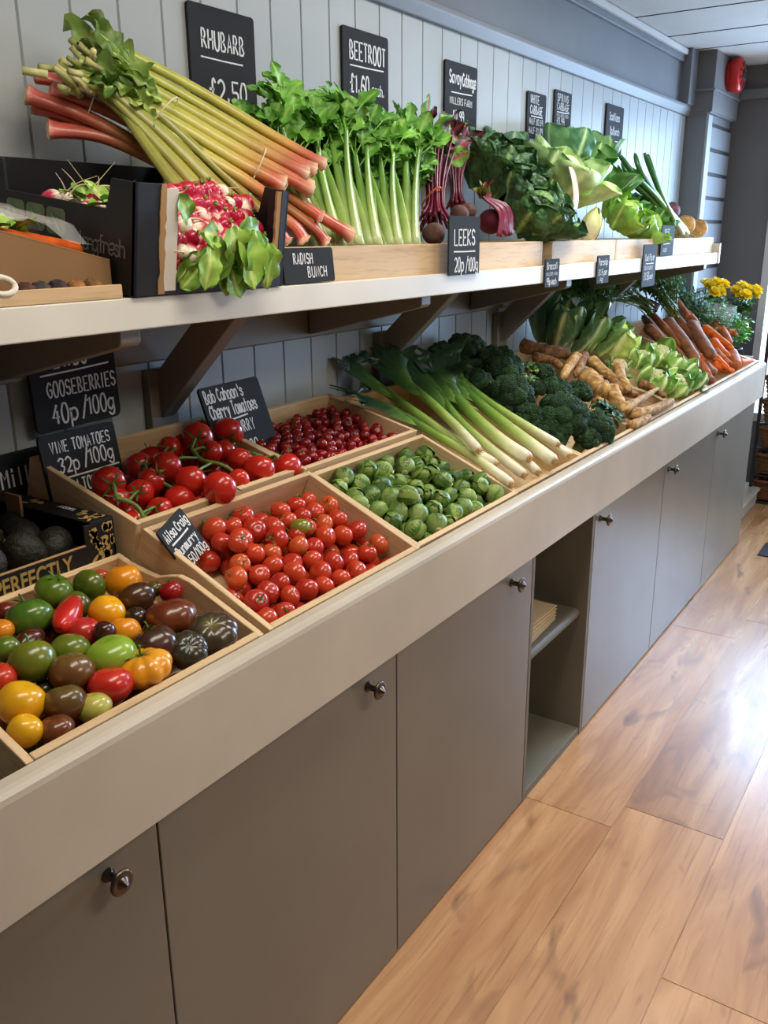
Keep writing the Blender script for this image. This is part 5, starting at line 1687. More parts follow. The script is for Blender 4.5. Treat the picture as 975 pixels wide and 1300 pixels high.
# cut bunch whose stems arch over a beet
e = empty('beetroot_bunch', (2.203,0.29,1.5), 'beetroot bunch with trimmed purple stems arching down over its globe', 'beetroot', BT)
o0 = Vector(e.location)
G().sphere((0, .01, -.018), (.034, .034, .032), c(92, 26, 50), 22, 14).build('beet', 'root', e)
crown = Vector((2.168,0.31,1.542)) - o0
rr_ = random.Random(4)
for i in range(20):
    a = i / 19
    end = Vector((-.038 + .085 * a, -.030 - .012 * math.sin(a * PI), -.052 + .006 * rr_.uniform(-1, 1)))
    mid = (crown + end) / 2 + Vector((.012 + .02 * a, -.020, .022 * (1 - abs(a - .6))))
    G().tube(smooth([crown + Vector((.006 * a, 0, 0)), mid, end], 5), lambda t: .0038, 7, lerp3(c(142, 26, 74), c(104, 18, 52), rr_.random())).build('stem', 'stalk', e)
lf = G()
for i in range(16):
    d = Vector((rr_.uniform(-1, .8), -.3, rr_.uniform(.2, 1)))
    lf.leaf(crown, d, (0, -1, .3), rr_.uniform(.03, .055), .013, bend=rr_.uniform(-.5, .8), cup=.2, ruf=.8, nu=7, nv=5, ce=[c(110, 40, 48), c(96, 116, 48), c(128, 136, 60)][i % 3], cv=c(150, 46, 74), seed=i + 11)
lf.build('leaves', 'leaf', e)

# ------------------------------------------------------------------ cabbages on the shelf
CB = 'cabbages on the wall shelf'
SV = [c(40, 74, 40), c(58, 96, 52)]
brassica('savoy_cabbage', (2.5406,0.4534,1.6343,0.0867), (-.1, -.5, 1), 'dark crinkled savoy cabbage at the back next to the beetroot', 'cabbage', 3, 18, 'heart', c(84, 120, 60), 'savoy', SV, c(120, 158, 96), 'savoy', .85, 1.9, .8, -.5, .55, CB)
brassica('savoy_cabbage', (2.4892,0.3028,1.5129,0.0817), (.0, -.7, .8), 'dark crinkled savoy cabbage resting on the front edge of its crate', 'cabbage', 6, 20, 'heart', c(92, 130, 66), 'savoy', SV, c(150, 184, 112), 'savoy', 1.0, 1.9, .85, -.4, .6, CB)
brassica('savoy_cabbage', (2.5666,0.4047,1.5874,0.0658), (.2, -.5, 1), 'savoy cabbage squeezed between the two other dark crinkled ones', 'cabbage', 16, 15, 'heart', c(80, 120, 60), 'savoy', SV, c(130, 168, 104), 'savoy', .9, 1.8, .8, -.4, .6, CB)
brassica('spring_cabbage', (2.7787,0.5352,1.7091,0.0557), (-.2, -.3, 1), 'blue green smooth leaved cabbage peeping above the dark savoys', 'cabbage', 8, 9, 'heart', c(110, 150, 120), 'leaf', [c(80, 116, 92), c(104, 140, 112)], c(164, 190, 160), 'leaf', .5, 2.0, .8, -1.0, .2, CB)
brassica('white_cabbage', (2.8225,0.3655,1.6217,0.0902), (.05, -.55, 1), 'large white cabbage with pale heart and big drooping outer leaves', 'cabbage', 9, 12, 'heart', c(200, 214, 156), 'leaf', [c(104, 142, 88), c(170, 194, 134)], c(206, 220, 172), 'leaf', .95, 2.0, .95, -.5, .3, CB)
brassica('spring_cabbage', (3.1538,0.4857,1.7267,0.0692), (.1, -.2, 1), 'blue green cabbage with cupped leaf topmost above the white one', 'cabbage', 11, 10, 'heart', c(96, 140, 92), 'leaf', [c(58, 104, 72), c(96, 140, 92)], c(160, 190, 140), 'leaf', .6, 2.1, .95, -.9, .35, CB)
brassica('spring_cabbage', (3.2757,0.4219,1.6416,0.0740), (-.1, -.6, 1), 'cabbage with one huge flat veined leaf facing the room', 'cabbage', 12, 11, 'heart', c(104, 146, 84), 'leaf', [c(74, 122, 62), c(104, 150, 82)], c(180, 202, 150), 'leaf', .85, 2.2, 1.0, -.5, .3, CB)
brassica('spring_cabbage', (3.5847,0.5266,1.7632,0.0524), (.1, -.2, 1), 'upright pale green cabbage leaf tuft under the right hand wall boards', 'cabbage', 14, 7, 'heart', c(110, 150, 90), 'leaf', [c(84, 132, 74), c(120, 160, 100)], c(180, 202, 150), 'leaf', .45, 2.2, .9, -.8, .25, CB)
for i, (w, ax, lab, dk) in enumerate([((3.2622,0.3029,1.5152,0.0675), (-.1, -.7, 1), 'leafy spring greens with yellowish buds by the chicory', 0), ((3.4328,0.2918,1.4728,0.0706), (.1, -.7, .8), 'bright spring greens at the front edge beside the tall price tag', 1), ((3.5844,0.3964,1.5447,0.0616), (0, -.4, 1), 'dark spring greens behind the bright ones under the spring onions', 2), ((3.7203,0.3223,1.4921,0.0536), (.3, -.5, 1), 'small spring greens tucked under the spring onion shafts', 2)]):
    brassica('spring_greens', w, ax, lab, 'spring greens', 20 + i, 12, 'heart', c(140, 170, 80), 'leaf', [[c(104, 150, 60), c(140, 176, 72)], [c(108, 156, 68), c(146, 186, 92)], [c(54, 104, 48), c(78, 128, 60)]][dk], c(176, 204, 130), 'leaf', .8, 1.8, .7, -.5, .5, 'spring greens on the shelf')
# chicory head
p = Vector((2.82,0.26,1.466))
e = empty('chicory', p, 'pale yellow pointed chicory head lying at the crate front below the white cabbage', 'chicory')
for i in range(7):
    a = i * 2.4
    g = G(); vs = []; cs = []
    for k in range(9):
        t = k / 8
        for j in range(7):
            v = 2 * j / 6 - 1
            ph = a + v * (1.0 * math.sin(PI * (t * .85 + .12)) + .12)
            r = (.030 + .001 * i) * math.sin(PI * (t * .80 + .16)) ** .8
            vs.append((r * math.cos(ph), r * math.sin(ph), -.040 + t * .105))
            cs.append(lerp3(lerp3(c(244, 242, 214), c(228, 228, 150), t), c(200, 210, 104), abs(v) ** 2 * t))
    g.put(vs, [(k * 7 + j, k * 7 + j + 1, (k + 1) * 7 + j + 1, (k + 1) * 7 + j) for k in range(8) for j in range(6)], cs)
    o = g.build('leaf', 'stalk', e)
e.rotation_euler = (.25, .1, 0)
# plain white strip down the front of the white cabbage
g = G()
pa = smooth([Vector((2.705,0.285,1.642)), Vector((2.698,0.27,1.606)), Vector((2.705,0.265,1.561)), Vector((2.711,0.27,1.521))], 5)
for a, b in [(0, 0)]:
    vs = []
    for q in pa:
        vs += [q + Vector((-.022, .004, 0)), q + Vector((0, -.003, 0)), q + Vector((.020, .003, 0))]
    g.put(vs, [(3 * i + j, 3 * i + j + 1, 3 * i + 4 + j, 3 * i + 3 + j) for i in range(len(pa) - 1) for j in range(2)], (1, 1, 1))
o = g.build('white_strip', 'plastic'); tag(o, 'white strip on the white cabbage', 'leaf rib')

# ------------------------------------------------------------------ spring onions and swedes
SO = 'spring onions with long green tops'
sol = [((3.865,0.28,1.468), (3.645,0.3,1.57), (3.414,0.33,1.655), (3.316,0.36,1.72)), ((3.918,0.275,1.462), (3.688,0.3,1.562), (3.495,0.33,1.659), (3.486,0.36,1.734)), ((3.881,0.27,1.449), (3.7,0.29,1.551), (3.607,0.32,1.655), (3.564,0.35,1.741)),
       ((3.97,0.275,1.449), (3.756,0.3,1.546), (3.661,0.33,1.649), (3.634,0.36,1.741)), ((3.859,0.29,1.456), (3.652,0.32,1.562), (3.423,0.35,1.645), (3.412,0.38,1.701)), ((3.963,0.3,1.456), (3.749,0.33,1.552), (3.513,0.36,1.622), (3.488,0.39,1.683)), ((4.068,0.31,1.462), (3.856,0.34,1.555), (3.678,0.37,1.617), (3.57,0.4,1.654))]
for i, pts in enumerate(sol):
    p = smooth(pts, 5)
    e = empty('spring_onion', p[0], 'spring onion in the tied bunch slanting above the greens, roots forward', 'spring onion', SO)
    q = [v - p[0] for v in p]
    col = grad([(0, c(232, 234, 206)), (.16, c(206, 220, 150)), (.32, c(110, 160, 66)), (.6, c(56, 110, 48)), (1, c(44, 96, 44))])
    G().tube(q, lambda t: .0105 * (1 - .1 * t) * (1.15 if t < .08 else 1) * (1 if t < .9 else (1.12 - t) * 4.5), 10, col).build('shaft', 'stalk', e)
    g = G()
    d0 = (q[0] - q[1]).normalized()
    rr_ = random.Random(i)
    for k in range(16):
        d = d0 + Vector((rr_.gauss(0, .5), rr_.gauss(0, .5), rr_.gauss(-.3, .4)))
        g.tube(smooth([q[0], q[0] + d * .012, q[0] + d * .026 + Vector((0, 0, -.006))], 3), .0008, 4, c(214, 190, 132))
    g.build('roots', 'root', e)
SW = 'swedes at the shelf end'
for i, (w, cc0, lab) in enumerate([((4.1408,0.3321,1.4822,0.0432), c(222, 172, 96), 'yellow and purple swede behind the spring onion roots'), ((4.3632,0.3317,1.4694,0.0416), c(214, 160, 92), 'yellow and purple swede last at the shelf end'), ((4.2234,0.4236,1.5442,0.0390), c(150, 104, 112), 'purple swede half hidden behind the spring onion tops')]):
    g = G()
    def col(th, ph, cc0=cc0):
        n_ = mnoise.noise(Vector((math.cos(ph) * 1.4, math.sin(ph) * 1.4, th * 1.5)))
        return lerp3(cc0, c(128, 74, 96), min(1, max(0, .9 * math.cos(th) + .8 * n_ + .1)))
    g.sphere((0, 0, 0), (w[3], w[3], w[3] * .95), col, 22, 14, lambda th, ph: 1 + .06 * mnoise.noise(Vector((math.cos(ph) * 2 + i, math.sin(ph) * 2, th * 2))))
    o = g.build('swede', 'root'); o.matrix_world = zdir(w[:3], (.6, .3, .4) if i < 2 else (0, -.2, 1)); tag(o, lab, 'swede', SW)
    G().tube([(0, 0, -w[3] * .9), (.004, 0, -w[3] * 1.3)], lambda t: .007 * (1 - .7 * t), 8, cc0).build('root_tip', 'root', o)
    G().lathe([(w[3] * .3, w[3] * .88), (w[3] * .3, w[3] * 1.0), (w[3] * .2, w[3] * 1.02)], 10, c(120, 104, 70)).build('leaf_scar', 'root', o)

# ------------------------------------------------------------------ chalk lettering: single stroke alphabet
GL = {
'A': '02 28 42;14 34', 'B': '02 08;08 28 37 36 25 05;25 34 43 32 02', 'C': '~47 28 06 04 22 43', 'D': '02 08;~08 28 46 44 22 02', 'E': '48 08 02 42;05 35', 'F': '48 08 02;05 35',
'G': '~47 28 06 04 22 43 45;45 25', 'H': '02 08;42 48;05 45', 'I': '12 18', 'K': '02 08;48 05 42', 'L': '08 02 42', 'M': '02 08 25 48 42', 'N': '02 08 42 48',
'O': '~18 06 04 12 32 44 46 38 18', 'P': '02 08;08 28 37 36 25 05', 'R': '02 08;08 28 37 36 25 05;15 42', 'S': '~47 28 07 15 35 43 22 03', 'T': '08 48;28 22', 'U': '~08 04 12 32 44 48',
'V': '08 22 48', 'W': '08 12 25 32 48', 'Y': '08 25 48;25 22', 'X': '08 42;48 02',
'a': '~45 26 05 03 22 44;46 42', 'b': '08 02;~05 26 45 43 22 03', 'c': '~45 26 05 03 22 43', 'd': '48 42;~45 26 05 03 22 43', 'e': '~04 44 46 26 05 03 22 43', 'f': '~48 28 25 22;06 46',
'g': '~45 26 05 03 22 44;~46 41 20 01', 'h': '08 02;~05 26 45 42', 'i': '16 12;18 17', 'k': '08 02;46 04 42', 'l': '18 12', 'm': '06 02;~05 16 25 22;~25 36 45 42', 'n': '06 02;~05 26 45 42',
'o': '~16 05 03 12 32 43 45 36 16', 'p': '06 00;~05 26 45 43 22 03', 'r': '06 02;~05 26 45', 's': '~45 26 05 34 43 22 03', 't': '28 22 32;06 46', 'u': '~06 03 22 43;46 42', 'v': '06 22 46', 'y': '06 23;46 10',
'0': '~18 06 04 12 32 44 46 38 18', '1': '07 28 22', '2': '~07 28 47 45 02;02 42', '3': '~07 28 47 25;~25 44 22 03', '4': '38 04 44;36 32', '5': '48 08 05;~05 35 44 32 02', '6': '~47 28 05 03 22 43 44 25 04', '7': '08 48 12', '9': '~45 25 06 18 38 46 42',
'£': '~47 38 27 23 02;02 42;05 35', '/': '01 49', '.': '12 13', "'": '28 26', '-': '15 35', '(': '~48 16 14 42'}

def strokes(txt, h, adv=6.0, w=1.0):
    """polylines of one line of text, baseline at y=0, cap height h"""
    u = h / 6
    x = 0
    out = []
    for ch in txt:
        if ch in GL:
            for st in GL[ch].split(';'):
                sm_ = st.startswith('~')
                pts = [Vector((x + int(q[0]) * u * w, (int(q[1]) - 2) * u, 0)) for q in st.lstrip('~').split()]
                if sm_ and len(pts) > 2:
                    pts = smooth(pts, 4)
                out.append(pts)
            x += u * w * (adv if ch not in "il1I.'/" else adv * .72)
        else:
            x += u * w * adv * .6
    return out, x

def ink(g, lines, z, th):
    for pts in lines:
        vs = []; n = len(pts)
        for i, p in enumerate(pts):
            t = (pts[min(i + 1, n - 1)] - pts[max(i - 1, 0)])
            t = t.normalized() if t.length > 1e-7 else Vector((1, 0, 0))
            nn = Vector((-t.y, t.x, 0))
            ext = t * (th * .4) * (-1 if i == 0 else 1 if i == n - 1 else 0)
            w_ = th * (1 + .18 * mnoise.noise(Vector((p.x * 90, p.y * 90, 1))))
            vs += [p + nn * w_ + ext + Vector((0, 0, z)), p - nn * w_ + ext + Vector((0, 0, z))]
        g.put(vs, [(2 * i, 2 * i + 1, 2 * i + 3, 2 * i + 2) for i in range(n - 1)], (1, 1, 1))

def sign(TL, xdir, ddir, w, h, lines, label, t=.006, rad=.008, group='chalkboard price signs'):
    """slate with rounded corners.  lines: (text, x, y, height[, width]) or ('-', x0, y0, x1, y1) for a rule, offsets from top left"""
    x = Vector(xdir).normalized(); d = Vector(ddir).normalized()
    n = d.cross(x).normalized()           # towards the reader
    d = x.cross(n).normalized()
    m = frame(TL, x, -d, n)
    poly = []
    for cx, cy, a0 in ((w - rad, -rad, 0), (rad, -rad, 90), (rad, -h + rad, 180), (w - rad, -h + rad, 270)):
        for k in range(5):
            a = math.radians(a0 + k * 22.5)
            poly.append((cx + rad * math.cos(a), cy + rad * math.sin(a)))
    o = G().prism(poly, -t, 0, axis=2).build('price_sign', 'chalk', sm=False, bev=.0008)
    o.matrix_world = m
    tag(o, label, 'sign', group)
    g = G()
    for ln in lines:
        if ln[0] == '-':
            ink(g, [[Vector((ln[1], -ln[2], 0)), Vector(((ln[1] + ln[3]) / 2, -(ln[2] + ln[4]) / 2 - .0006, 0)), Vector((ln[3], -ln[4], 0))]], .0007, .0016)
        else:
            txt, lx, ly, lh = ln[:4]
            st, wd = strokes(txt, lh, w=1.0)
            if len(ln) > 4:
                k = ln[4] / wd
                st = [[Vector((p.x * k, p.y, 0)) for p in s_] for s_ in st]
            slope = ln[5] if len(ln) > 5 else 0
            st = [[Vector((p.x + lx, p.y - ly - lh + slope * p.x, 0)) for p in s_] for s_ in st]
            ink(g, st, .0007, lh * .062)
    g.build('chalk_writing', 'letter', o, sm=False)
    return o

DN = (0, 0, -1)
XR = (1, 0, 0)
YS = .592
def wall_sign(x0, x1, z1, z0, lines, label, tilt=0):
    return sign((x0, YS, z1), (1, 0, tilt), (0, 0, -1), x1 - x0, z1 - z0, lines, label, t=.007)
wall_sign(1.432, 1.630, 1.897, 1.69, [('RHUBARB', .035, .045, .034, .132), ('-', .03, .097, .155, .098), ('£2.50', .05, .135, .040, .12)], 'slate board reading RHUBARB on the wall boards above the celery')
wall_sign(1.955, 2.160, 1.940, 1.755, [('BEETROOT', .030, .030, .040, .165), ('-', .03, .085, .180, .082), ('£1.60', .030, .105, .040, .088), ('each.', .125, .118, .026, .062)], 'slate board reading BEETROOT on the wall boards')
wall_sign(2.462, 2.660, 1.935, 1.742, [('Savoy', .025, .024, .034, .078), ('Cabbage', .104, .026, .034, .086), ('-', .035, .083, .165, .080), ('MILLERS FARM', .028, .096, .018, .14), ('£0.99', .045, .132, .030, .075)], 'slate board with Savoy Cabbage handwriting on the wall boards')
wall_sign(3.03, 3.185, 1.917, 1.77, [('WHITE', .022, .010, .026, .075), ('CABBAGE', .022, .043, .026, .105), ('-', .03, .077, .125, .076), ('HALF £0.59', .018, .084, .018, .115), ('HALF £1.09', .015, .112, .020, .118)], 'narrow slate board headed in bold white over the cabbages, first of the small pair')
wall_sign(3.26, 3.415, 1.948, 1.832, [('SPRING', .022, .012, .024, .105), ('CABBAGE', .022, .041, .024, .115), ('-', .022, .073, .135, .070), ('MILLERS FARM', .022, .077, .011, .11), ('£0.99', .022, .092, .022, .075)], 'slate board reading SPRING CABBAGE hung slightly higher beside the narrow one')
wall_sign(3.79, 3.995, 1.958, 1.765, [('Scallions', .035, .030, .030, .125), ('80p/Bunch', .040, .085, .028, .125), ('-', .04, .138, .15, .137), ('.. 90p', .04, .150, .022, .09)], 'tall slate board about scallions on the wall boards at the far end')
# board under the shelf by the near end
sign((.958, .572, 1.333), (1, 0, .03), (.03, 0, -1), .192, .225, [('£1.50', .052, .075, .036, .080, .02), ('-', .022, .122, .175, .118), ('GOOSEBERRIES', .032, .136, .027, .158), ('40p', .036, .178, .034, .060), ('/100g', .102, .176, .032, .08)], 'large black board reading GOOSEBERRIES hanging in shade under the shelf', t=.007, rad=.012)
# boards standing in the crates
TLv = Vector((.915, .505, 1.121)); 
sign(TLv, (1, 0.0, .01), (.12, -.16, -1), .165, .16, [('VINE TOMATOES', .020, .014, .020, .132), ('32p', .030, .044, .026, .046), ('/100g', .084, .040, .026, .070), ('-', .030, .080, .158, .078), ('PLUM TOMATOES', .020, .087, .022, .138), ('32p/100g', .03, .120, .022, .11)], 'black board reading VINE TOMATOES leaning in the back crate by the avocado box')
TLb = Vector((1.273,0.475,1.157)); TRb = Vector((1.469,0.49,1.157)); BRb = Vector((1.508,0.44,1.009))
sign(TLb, TRb - TLb, BRb - TRb, (TRb - TLb).length, .175, [("Bob Cahoon's", .010, .008, .026, .125), ('Cherry Tomatoes', .012, .040, .028, .155), ('-', .035, .078, .125, .074), ('DUNMURRY', .03, .084, .024, .11), ('40p/100g', .03, .128, .026, .12)], "black board reading Bob Cahoon's Cherry Tomatoes leaning between two back crates")
TLa = Vector((0.9022,0.21,1.005)); TRa = Vector((0.979,0.235,1.024)); BRa = Vector((1.005,0.2055,0.9584))
sign(TLa, TRa - TLa, BRa - TRa, (TRa - TLa).length, (BRa - TRa).length, [('Ailsa Craig', .006, .008, .018, .074), ('-', .012, .033, .066, .033), ('Dunmurry', .010, .040, .016, .066), ('£1.50/100g', .004, .064, .016, .078)], 'small tilted slate tag reading Ailsa Craig stuck at the crate corner', t=.004, rad=.004)
sign((.70, .575, 1.083), (1, 0, .02), (0, -.05, -1), .30, .12, [('Mill', .180, .028, .032, .062)], 'black board with Mill handwriting standing behind the avocado box', t=.006)
# tags along the shelf front
YF = .2185
def ftag(x0, x1, z1, z0, lines, label, lean=0., d=(0, 0, -1), y=YF):
    return sign((x0, y, z1), (1, 0, 0), d, x1 - x0, z1 - z0, lines, label, t=.004, rad=.005)
ftag(1.826, 1.975, 1.4905, 1.360, [('LEEKS', .024, .030, .034, .105), ('-', .022, .078, .125, .078), ('20p', .026, .092, .030, .048), ('/100g', .080, .094, .028, .064)], 'slate tag reading LEEKS standing on the shelf front against a crate', d=(.10, 0, -1), y=.2125)
ftag(1.258, 1.408, 1.429, 1.367, [('RADISH', .030, .010, .018, .058), ('BUNCH', .068, .034, .018, .060)], 'slate tag reading RADISH BUNCH standing by the black box', d=(.05, -.10, -1), y=.2305)
ftag(2.372, 2.472, 1.383, 1.306, [('Broccoli', .012, .010, .018, .075), ('MILLERS FARM', .008, .036, .009, .08), ('99p each', .012, .052, .018, .07)], 'small tag naming broccoli hung on the shelf edge, nearest of the four far tags', d=(-.12, 0, -1), y=.2135)
ftag(2.775, 2.882, 1.384, 1.298, [('Parsnip', .012, .010, .020, .08), ('£1.15 per', .012, .042, .018, .08), ('kg', .03, .065, .014, .025)], 'small tag about parsnips hung on the shelf edge between two tags', d=(-.12, 0, -1), y=.2135)
ftag(3.225, 3.375, 1.412, 1.265, [('Cauliflower', .02, .034, .022, .11), ('-', .03, .066, .12, .066), ('DUNMURRY', .02, .074, .014, .10), ('£1.50', .02, .096, .026, .06), ('each', .085, .102, .018, .04)], 'tallest tag hung over the shelf edge below the spring greens', d=(-.25, 0, -1), y=.2135)
ftag(3.475, 3.635, 1.478, 1.367, [('SWEET', .03, .014, .020, .07), ('60p', .04, .042, .020, .05), ('-', .03, .068, .11, .066), ('each', .03, .078, .018, .05)], 'slate tag standing on the shelf front before the spring onion roots', d=(.15, 0, -1), y=.2305)

# ------------------------------------------------------------------ avocado box
e = empty('cardboard_box', (.70, .43, .945), 'black printed cardboard tray of avocados with gold artwork', 'box')
bx0, bx1, by0, by1, bz, bt = .42 - .70, .903 - .70, .312 - .43, .572 - .43, 0.0, .069
g = G(); g.box(bx0, bx1, by0, by0 + .004, bz, bz + .036); g.build('front_panel', 'blackcard', e, sm=False)
G().box(bx1 - .058, bx1, by0 - .0005, by0 + .0045, bz + .03, bt).build('front_corner', 'blackcard', e, sm=False, bev=.0006)
G().box(bx1 - .004, bx1, by0, by1, bz, bt).build('side_panel', 'blackcard', e, sm=False, bev=.0006)
G().box(bx1 - .045, bx1, by0, by1, bt, bt + .0025).build('top_flap', 'blackcard', e, sm=False, bev=.0006)
G().box(bx0, bx1, by1 - .004, by1, bz, bt + .012).build('back_panel', 'blackcard', e, sm=False, bev=.0006)
G().box(bx0, bx1 - .004, by0 + .004, by1 - .004, bz, bz + .003).build('bottom_panel', 'card', e, sm=False)
o = G().box(bx1 - .052, bx1 - .047, by0 + .17, by0 + .21, bt - .03, bt + .022).build('tab', 'card', e, sm=False)
o = G().box(bx0, bx1 - .058, by0 - .001, by0 + .005, bz + .0358, bz + .0372).build('torn_edge', 'rawcard', e, sm=False)
# bold gold word on the front panel
def bold(txt, size, mat, parent, m, ext=.0004, off=0.0):
    cu = bpy.data.curves.new('lettering', 'FONT')
    cu.body = txt; cu.size = size; cu.extrude = ext; cu.offset = off
    t_ = bpy.data.objects.new('lettering', cu)
    COLL.objects.link(t_)
    dg = bpy.context.evaluated_depsgraph_get()
    me = bpy.data.meshes.new_from_object(t_.evaluated_get(dg))
    bpy.data.objects.remove(t_)
    me.materials.clear(); me.materials.append(M[mat])
    o = bpy.data.objects.new('lettering', me)
    COLL.objects.link(o)
    o.parent = parent
    o.matrix_local = m
    return o
mt = Matrix.Translation((.678 - .70, by0 - .0012, bz + .003)) @ Matrix.Rotation(PI / 2, 4, 'X') @ Matrix.Diagonal((.92, 1.25, 1, 1))
bold('PERFECTLY', .030, 'gold', e, mt, off=.0006)
# gold figure artwork on the corner and flap: plain ornamental blots
def blots(ox, oy, oz, ux, uy, w, h, n, seed, name):
    rr_ = random.Random(seed)
    g = G()
    for i in range(n):
        u, v = rr_.uniform(.08, .92) * w, rr_.uniform(.08, .92) * h
        a, b, ph = rr_.uniform(.004, .010), rr_.uniform(.002, .006), rr_.uniform(0, 3)
        vs = []
        for k in range(14):
            t = 2 * PI * k / 14
            x = a * math.cos(t) * (1 + .25 * math.sin(3 * t + i)); y = b * math.sin(t)
            x, y = x * math.cos(ph) - y * math.sin(ph), x * math.sin(ph) + y * math.cos(ph)
            x = min(max(u + x, 0), w); y = min(max(v + y, 0), h)
            vs.append(Vector((ox, oy, oz)) + Vector(ux) * x + Vector(uy) * y)
        g.put(vs, [tuple(range(14))], (1, 1, 1))
    return g.build(name, 'gold', e, sm=False)
blots(bx1 - .050, by0 - .0010, bz + .004, (1, 0, 0), (0, 0, 1), .048, .062, 30, 3, 'gold_print')
blots(bx1 - .042, by0 + .01, bt + .0029, (1, 0, 0), (0, 1, 0), .038, .06, 12, 5, 'gold_print')
blots(bx1 - .042, by0 + .15, bt + .0029, (1, 0, 0), (0, 1, 0), .038, .05, 5, 6, 'gold_print')
mt = Matrix.Translation((bx1 - .008, by0 + .078, bt + .003)) @ Matrix.Rotation(PI / 2, 4, 'Z') @ Matrix.Rotation(0, 4, 'X')
o = bold('TASTY', .014, 'letter', e, mt)
# avocados
AV = 'avocados in the black tray'
for i, (x, y, z, r, d) in enumerate([(.70, .36, .985, .031, (.3, -.4, .5)), (.775, .375, .982, .031, (-.4, .3, .4)), (.83, .37, .978, .029, (.7, .5, .2)), (.68, .425, .988, .031, (.1, .4, .5)), (.75, .44, .990, .032, (.6, -.2, .3)), (.815, .44, .984, .030, (-.2, .7, .2)), (.70, .50, .988, .030, (.5, .5, .3)), (.78, .51, .988, .030, (-.6, .1, .3)), (.845, .50, .98, .027, (.1, .8, .2)), (.62, .37, .985, .031, (.5, .1, .4)), (.61, .44, .985, .031, (.1, .5, .4))]):
    labs = ['avocado nearest the tray front at the frame edge', 'avocado at the tray front behind the letters', 'avocado in the tray front corner by the gold artwork', 'avocado in the second row by the frame edge', 'avocado in the middle of the tray', 'avocado in the second row against the tray side', 'avocado in the last row by the frame edge', 'avocado in the middle of the last row', 'avocado in the far corner of the tray', 'avocado at the tray front outside the frame', 'avocado in the second row outside the frame']
    if i > 8:
        continue
    g = G()
    g.sphere((0, 0, 0), (r, r, r * 1.3), lambda th, ph: lerp3(c(30, 27, 23), c(42, 40, 30), .5 + .5 * mnoise.noise(Vector((math.cos(ph) * 3 + i, math.sin(ph) * 3, th * 3)))), 22, 16, lambda th, ph: 1 - .22 * math.exp(-(th / .9) ** 2))
    o = g.build('avocado', 'avocado'); o.matrix_world = zdir((x, y, z), d); tag(o, 'dark ' + labs[i], 'avocado', AV)
    G().lathe([(.005, r * 1.00), (.004, r * 1.06), (.0, r * 1.06)], 8, c(120, 96, 60)).build('stem_scar', 'root', o)

# ------------------------------------------------------------------ near end of the wall shelf: carton with bagged carrots, wooden tray
cx0, cx1, cy0, cy1, cz = .42, .896, .252, .50, 1.372
e = empty('cardboard_box', (cx1, cy0, cz), 'open brown cardboard carton with sloping sides beside the black radish box', 'box')
pf = [(cx0 - cx1, 0), (cx0 - cx1, .158), (0, .046), (0, 0)]
for a, nm in ((0, 'front_panel'), (cy1 - cy0 - .005, 'back_panel')):
    G().prism(pf, a, a + .005, axis=1).build(nm, 'card', e, sm=False)
G().box(-.005, 0, .005, cy1 - cy0 - .005, 0, .046).build('end_panel', 'card', e, sm=False)
G().box(cx0 - cx1, cx0 - cx1 + .005, .005, cy1 - cy0 - .005, 0, .157).build('end_panel', 'card', e, sm=False)
G().box(cx0 - cx1, -.005, .005, cy1 - cy0 - .005, 0, .004).build('bottom_panel', 'card', e, sm=False)
G().prism([(cx0 - cx1, .1575), (cx0 - cx1, .1590), (0, .047), (0, .0455)], -.0004, .0054, axis=1).build('raw_rim', 'rawcard', e, sm=False)
# bag of carrots leaning in the carton
e = empty('carrot_bag', (.80, .30, 1.44), 'clear plastic bag of orange carrots in the brown carton', 'bag')
for i, (a, b, r) in enumerate([((-.16, .02, .035), (.075, .00, -.008), .013), ((-.18, .055, .04), (.05, .05, .002), .014), ((-.20, .09, .045), (.03, .09, .004), .013), ((-.15, .035, .015), (.06, .03, -.028), .013)]):
    G().tube([Vector(a), (Vector(a) + Vector(b)) / 2, Vector(b), Vector(b) + (Vector(b) - Vector(a)).normalized() * .008], lambda t: r * (.75 + .3 * t) * (1 if t < .95 else .6), 12, lambda t: lerp3(c(214, 84, 34), c(232, 112, 36), t)).build('carrot', 'root', e)
g = G()
for i in range(9):
    rr_ = random.Random(i)
    g.leaf((-.09 + .012 * i, .01 + .006 * (i % 4), .03 - .002 * i), (rr_.uniform(-.4, 1), rr_.uniform(-.5, .5), rr_.uniform(0, .5)), (0, -.3, 1), .05, .016, bend=.7, cup=.3, ruf=.6, ce=lerp3(c(104, 150, 52), c(150, 182, 84), rr_.random()), cv=c(190, 206, 120), seed=i + 70)
g.build('leaves', 'leaf', e)
g = G()
vs = []
for i in range(18):
    for j in range(14):
        u, v = i / 17, j / 13
        x = -.34 + .42 * u; y = -.035 + .17 * v
        vs.append((x, y, .115 - .115 * u + .030 * math.sin(PI * v) + .016 * mnoise.noise(Vector((u * 7, v * 6, 2))) + .008 * mnoise.noise(Vector((u * 19, v * 15, 4)))))
g.put(vs, [(i * 14 + j, (i + 1) * 14 + j, (i + 1) * 14 + j + 1, i * 14 + j + 1) for i in range(17) for j in range(13)], (1, 1, 1))
g.build('film', 'bag', e)
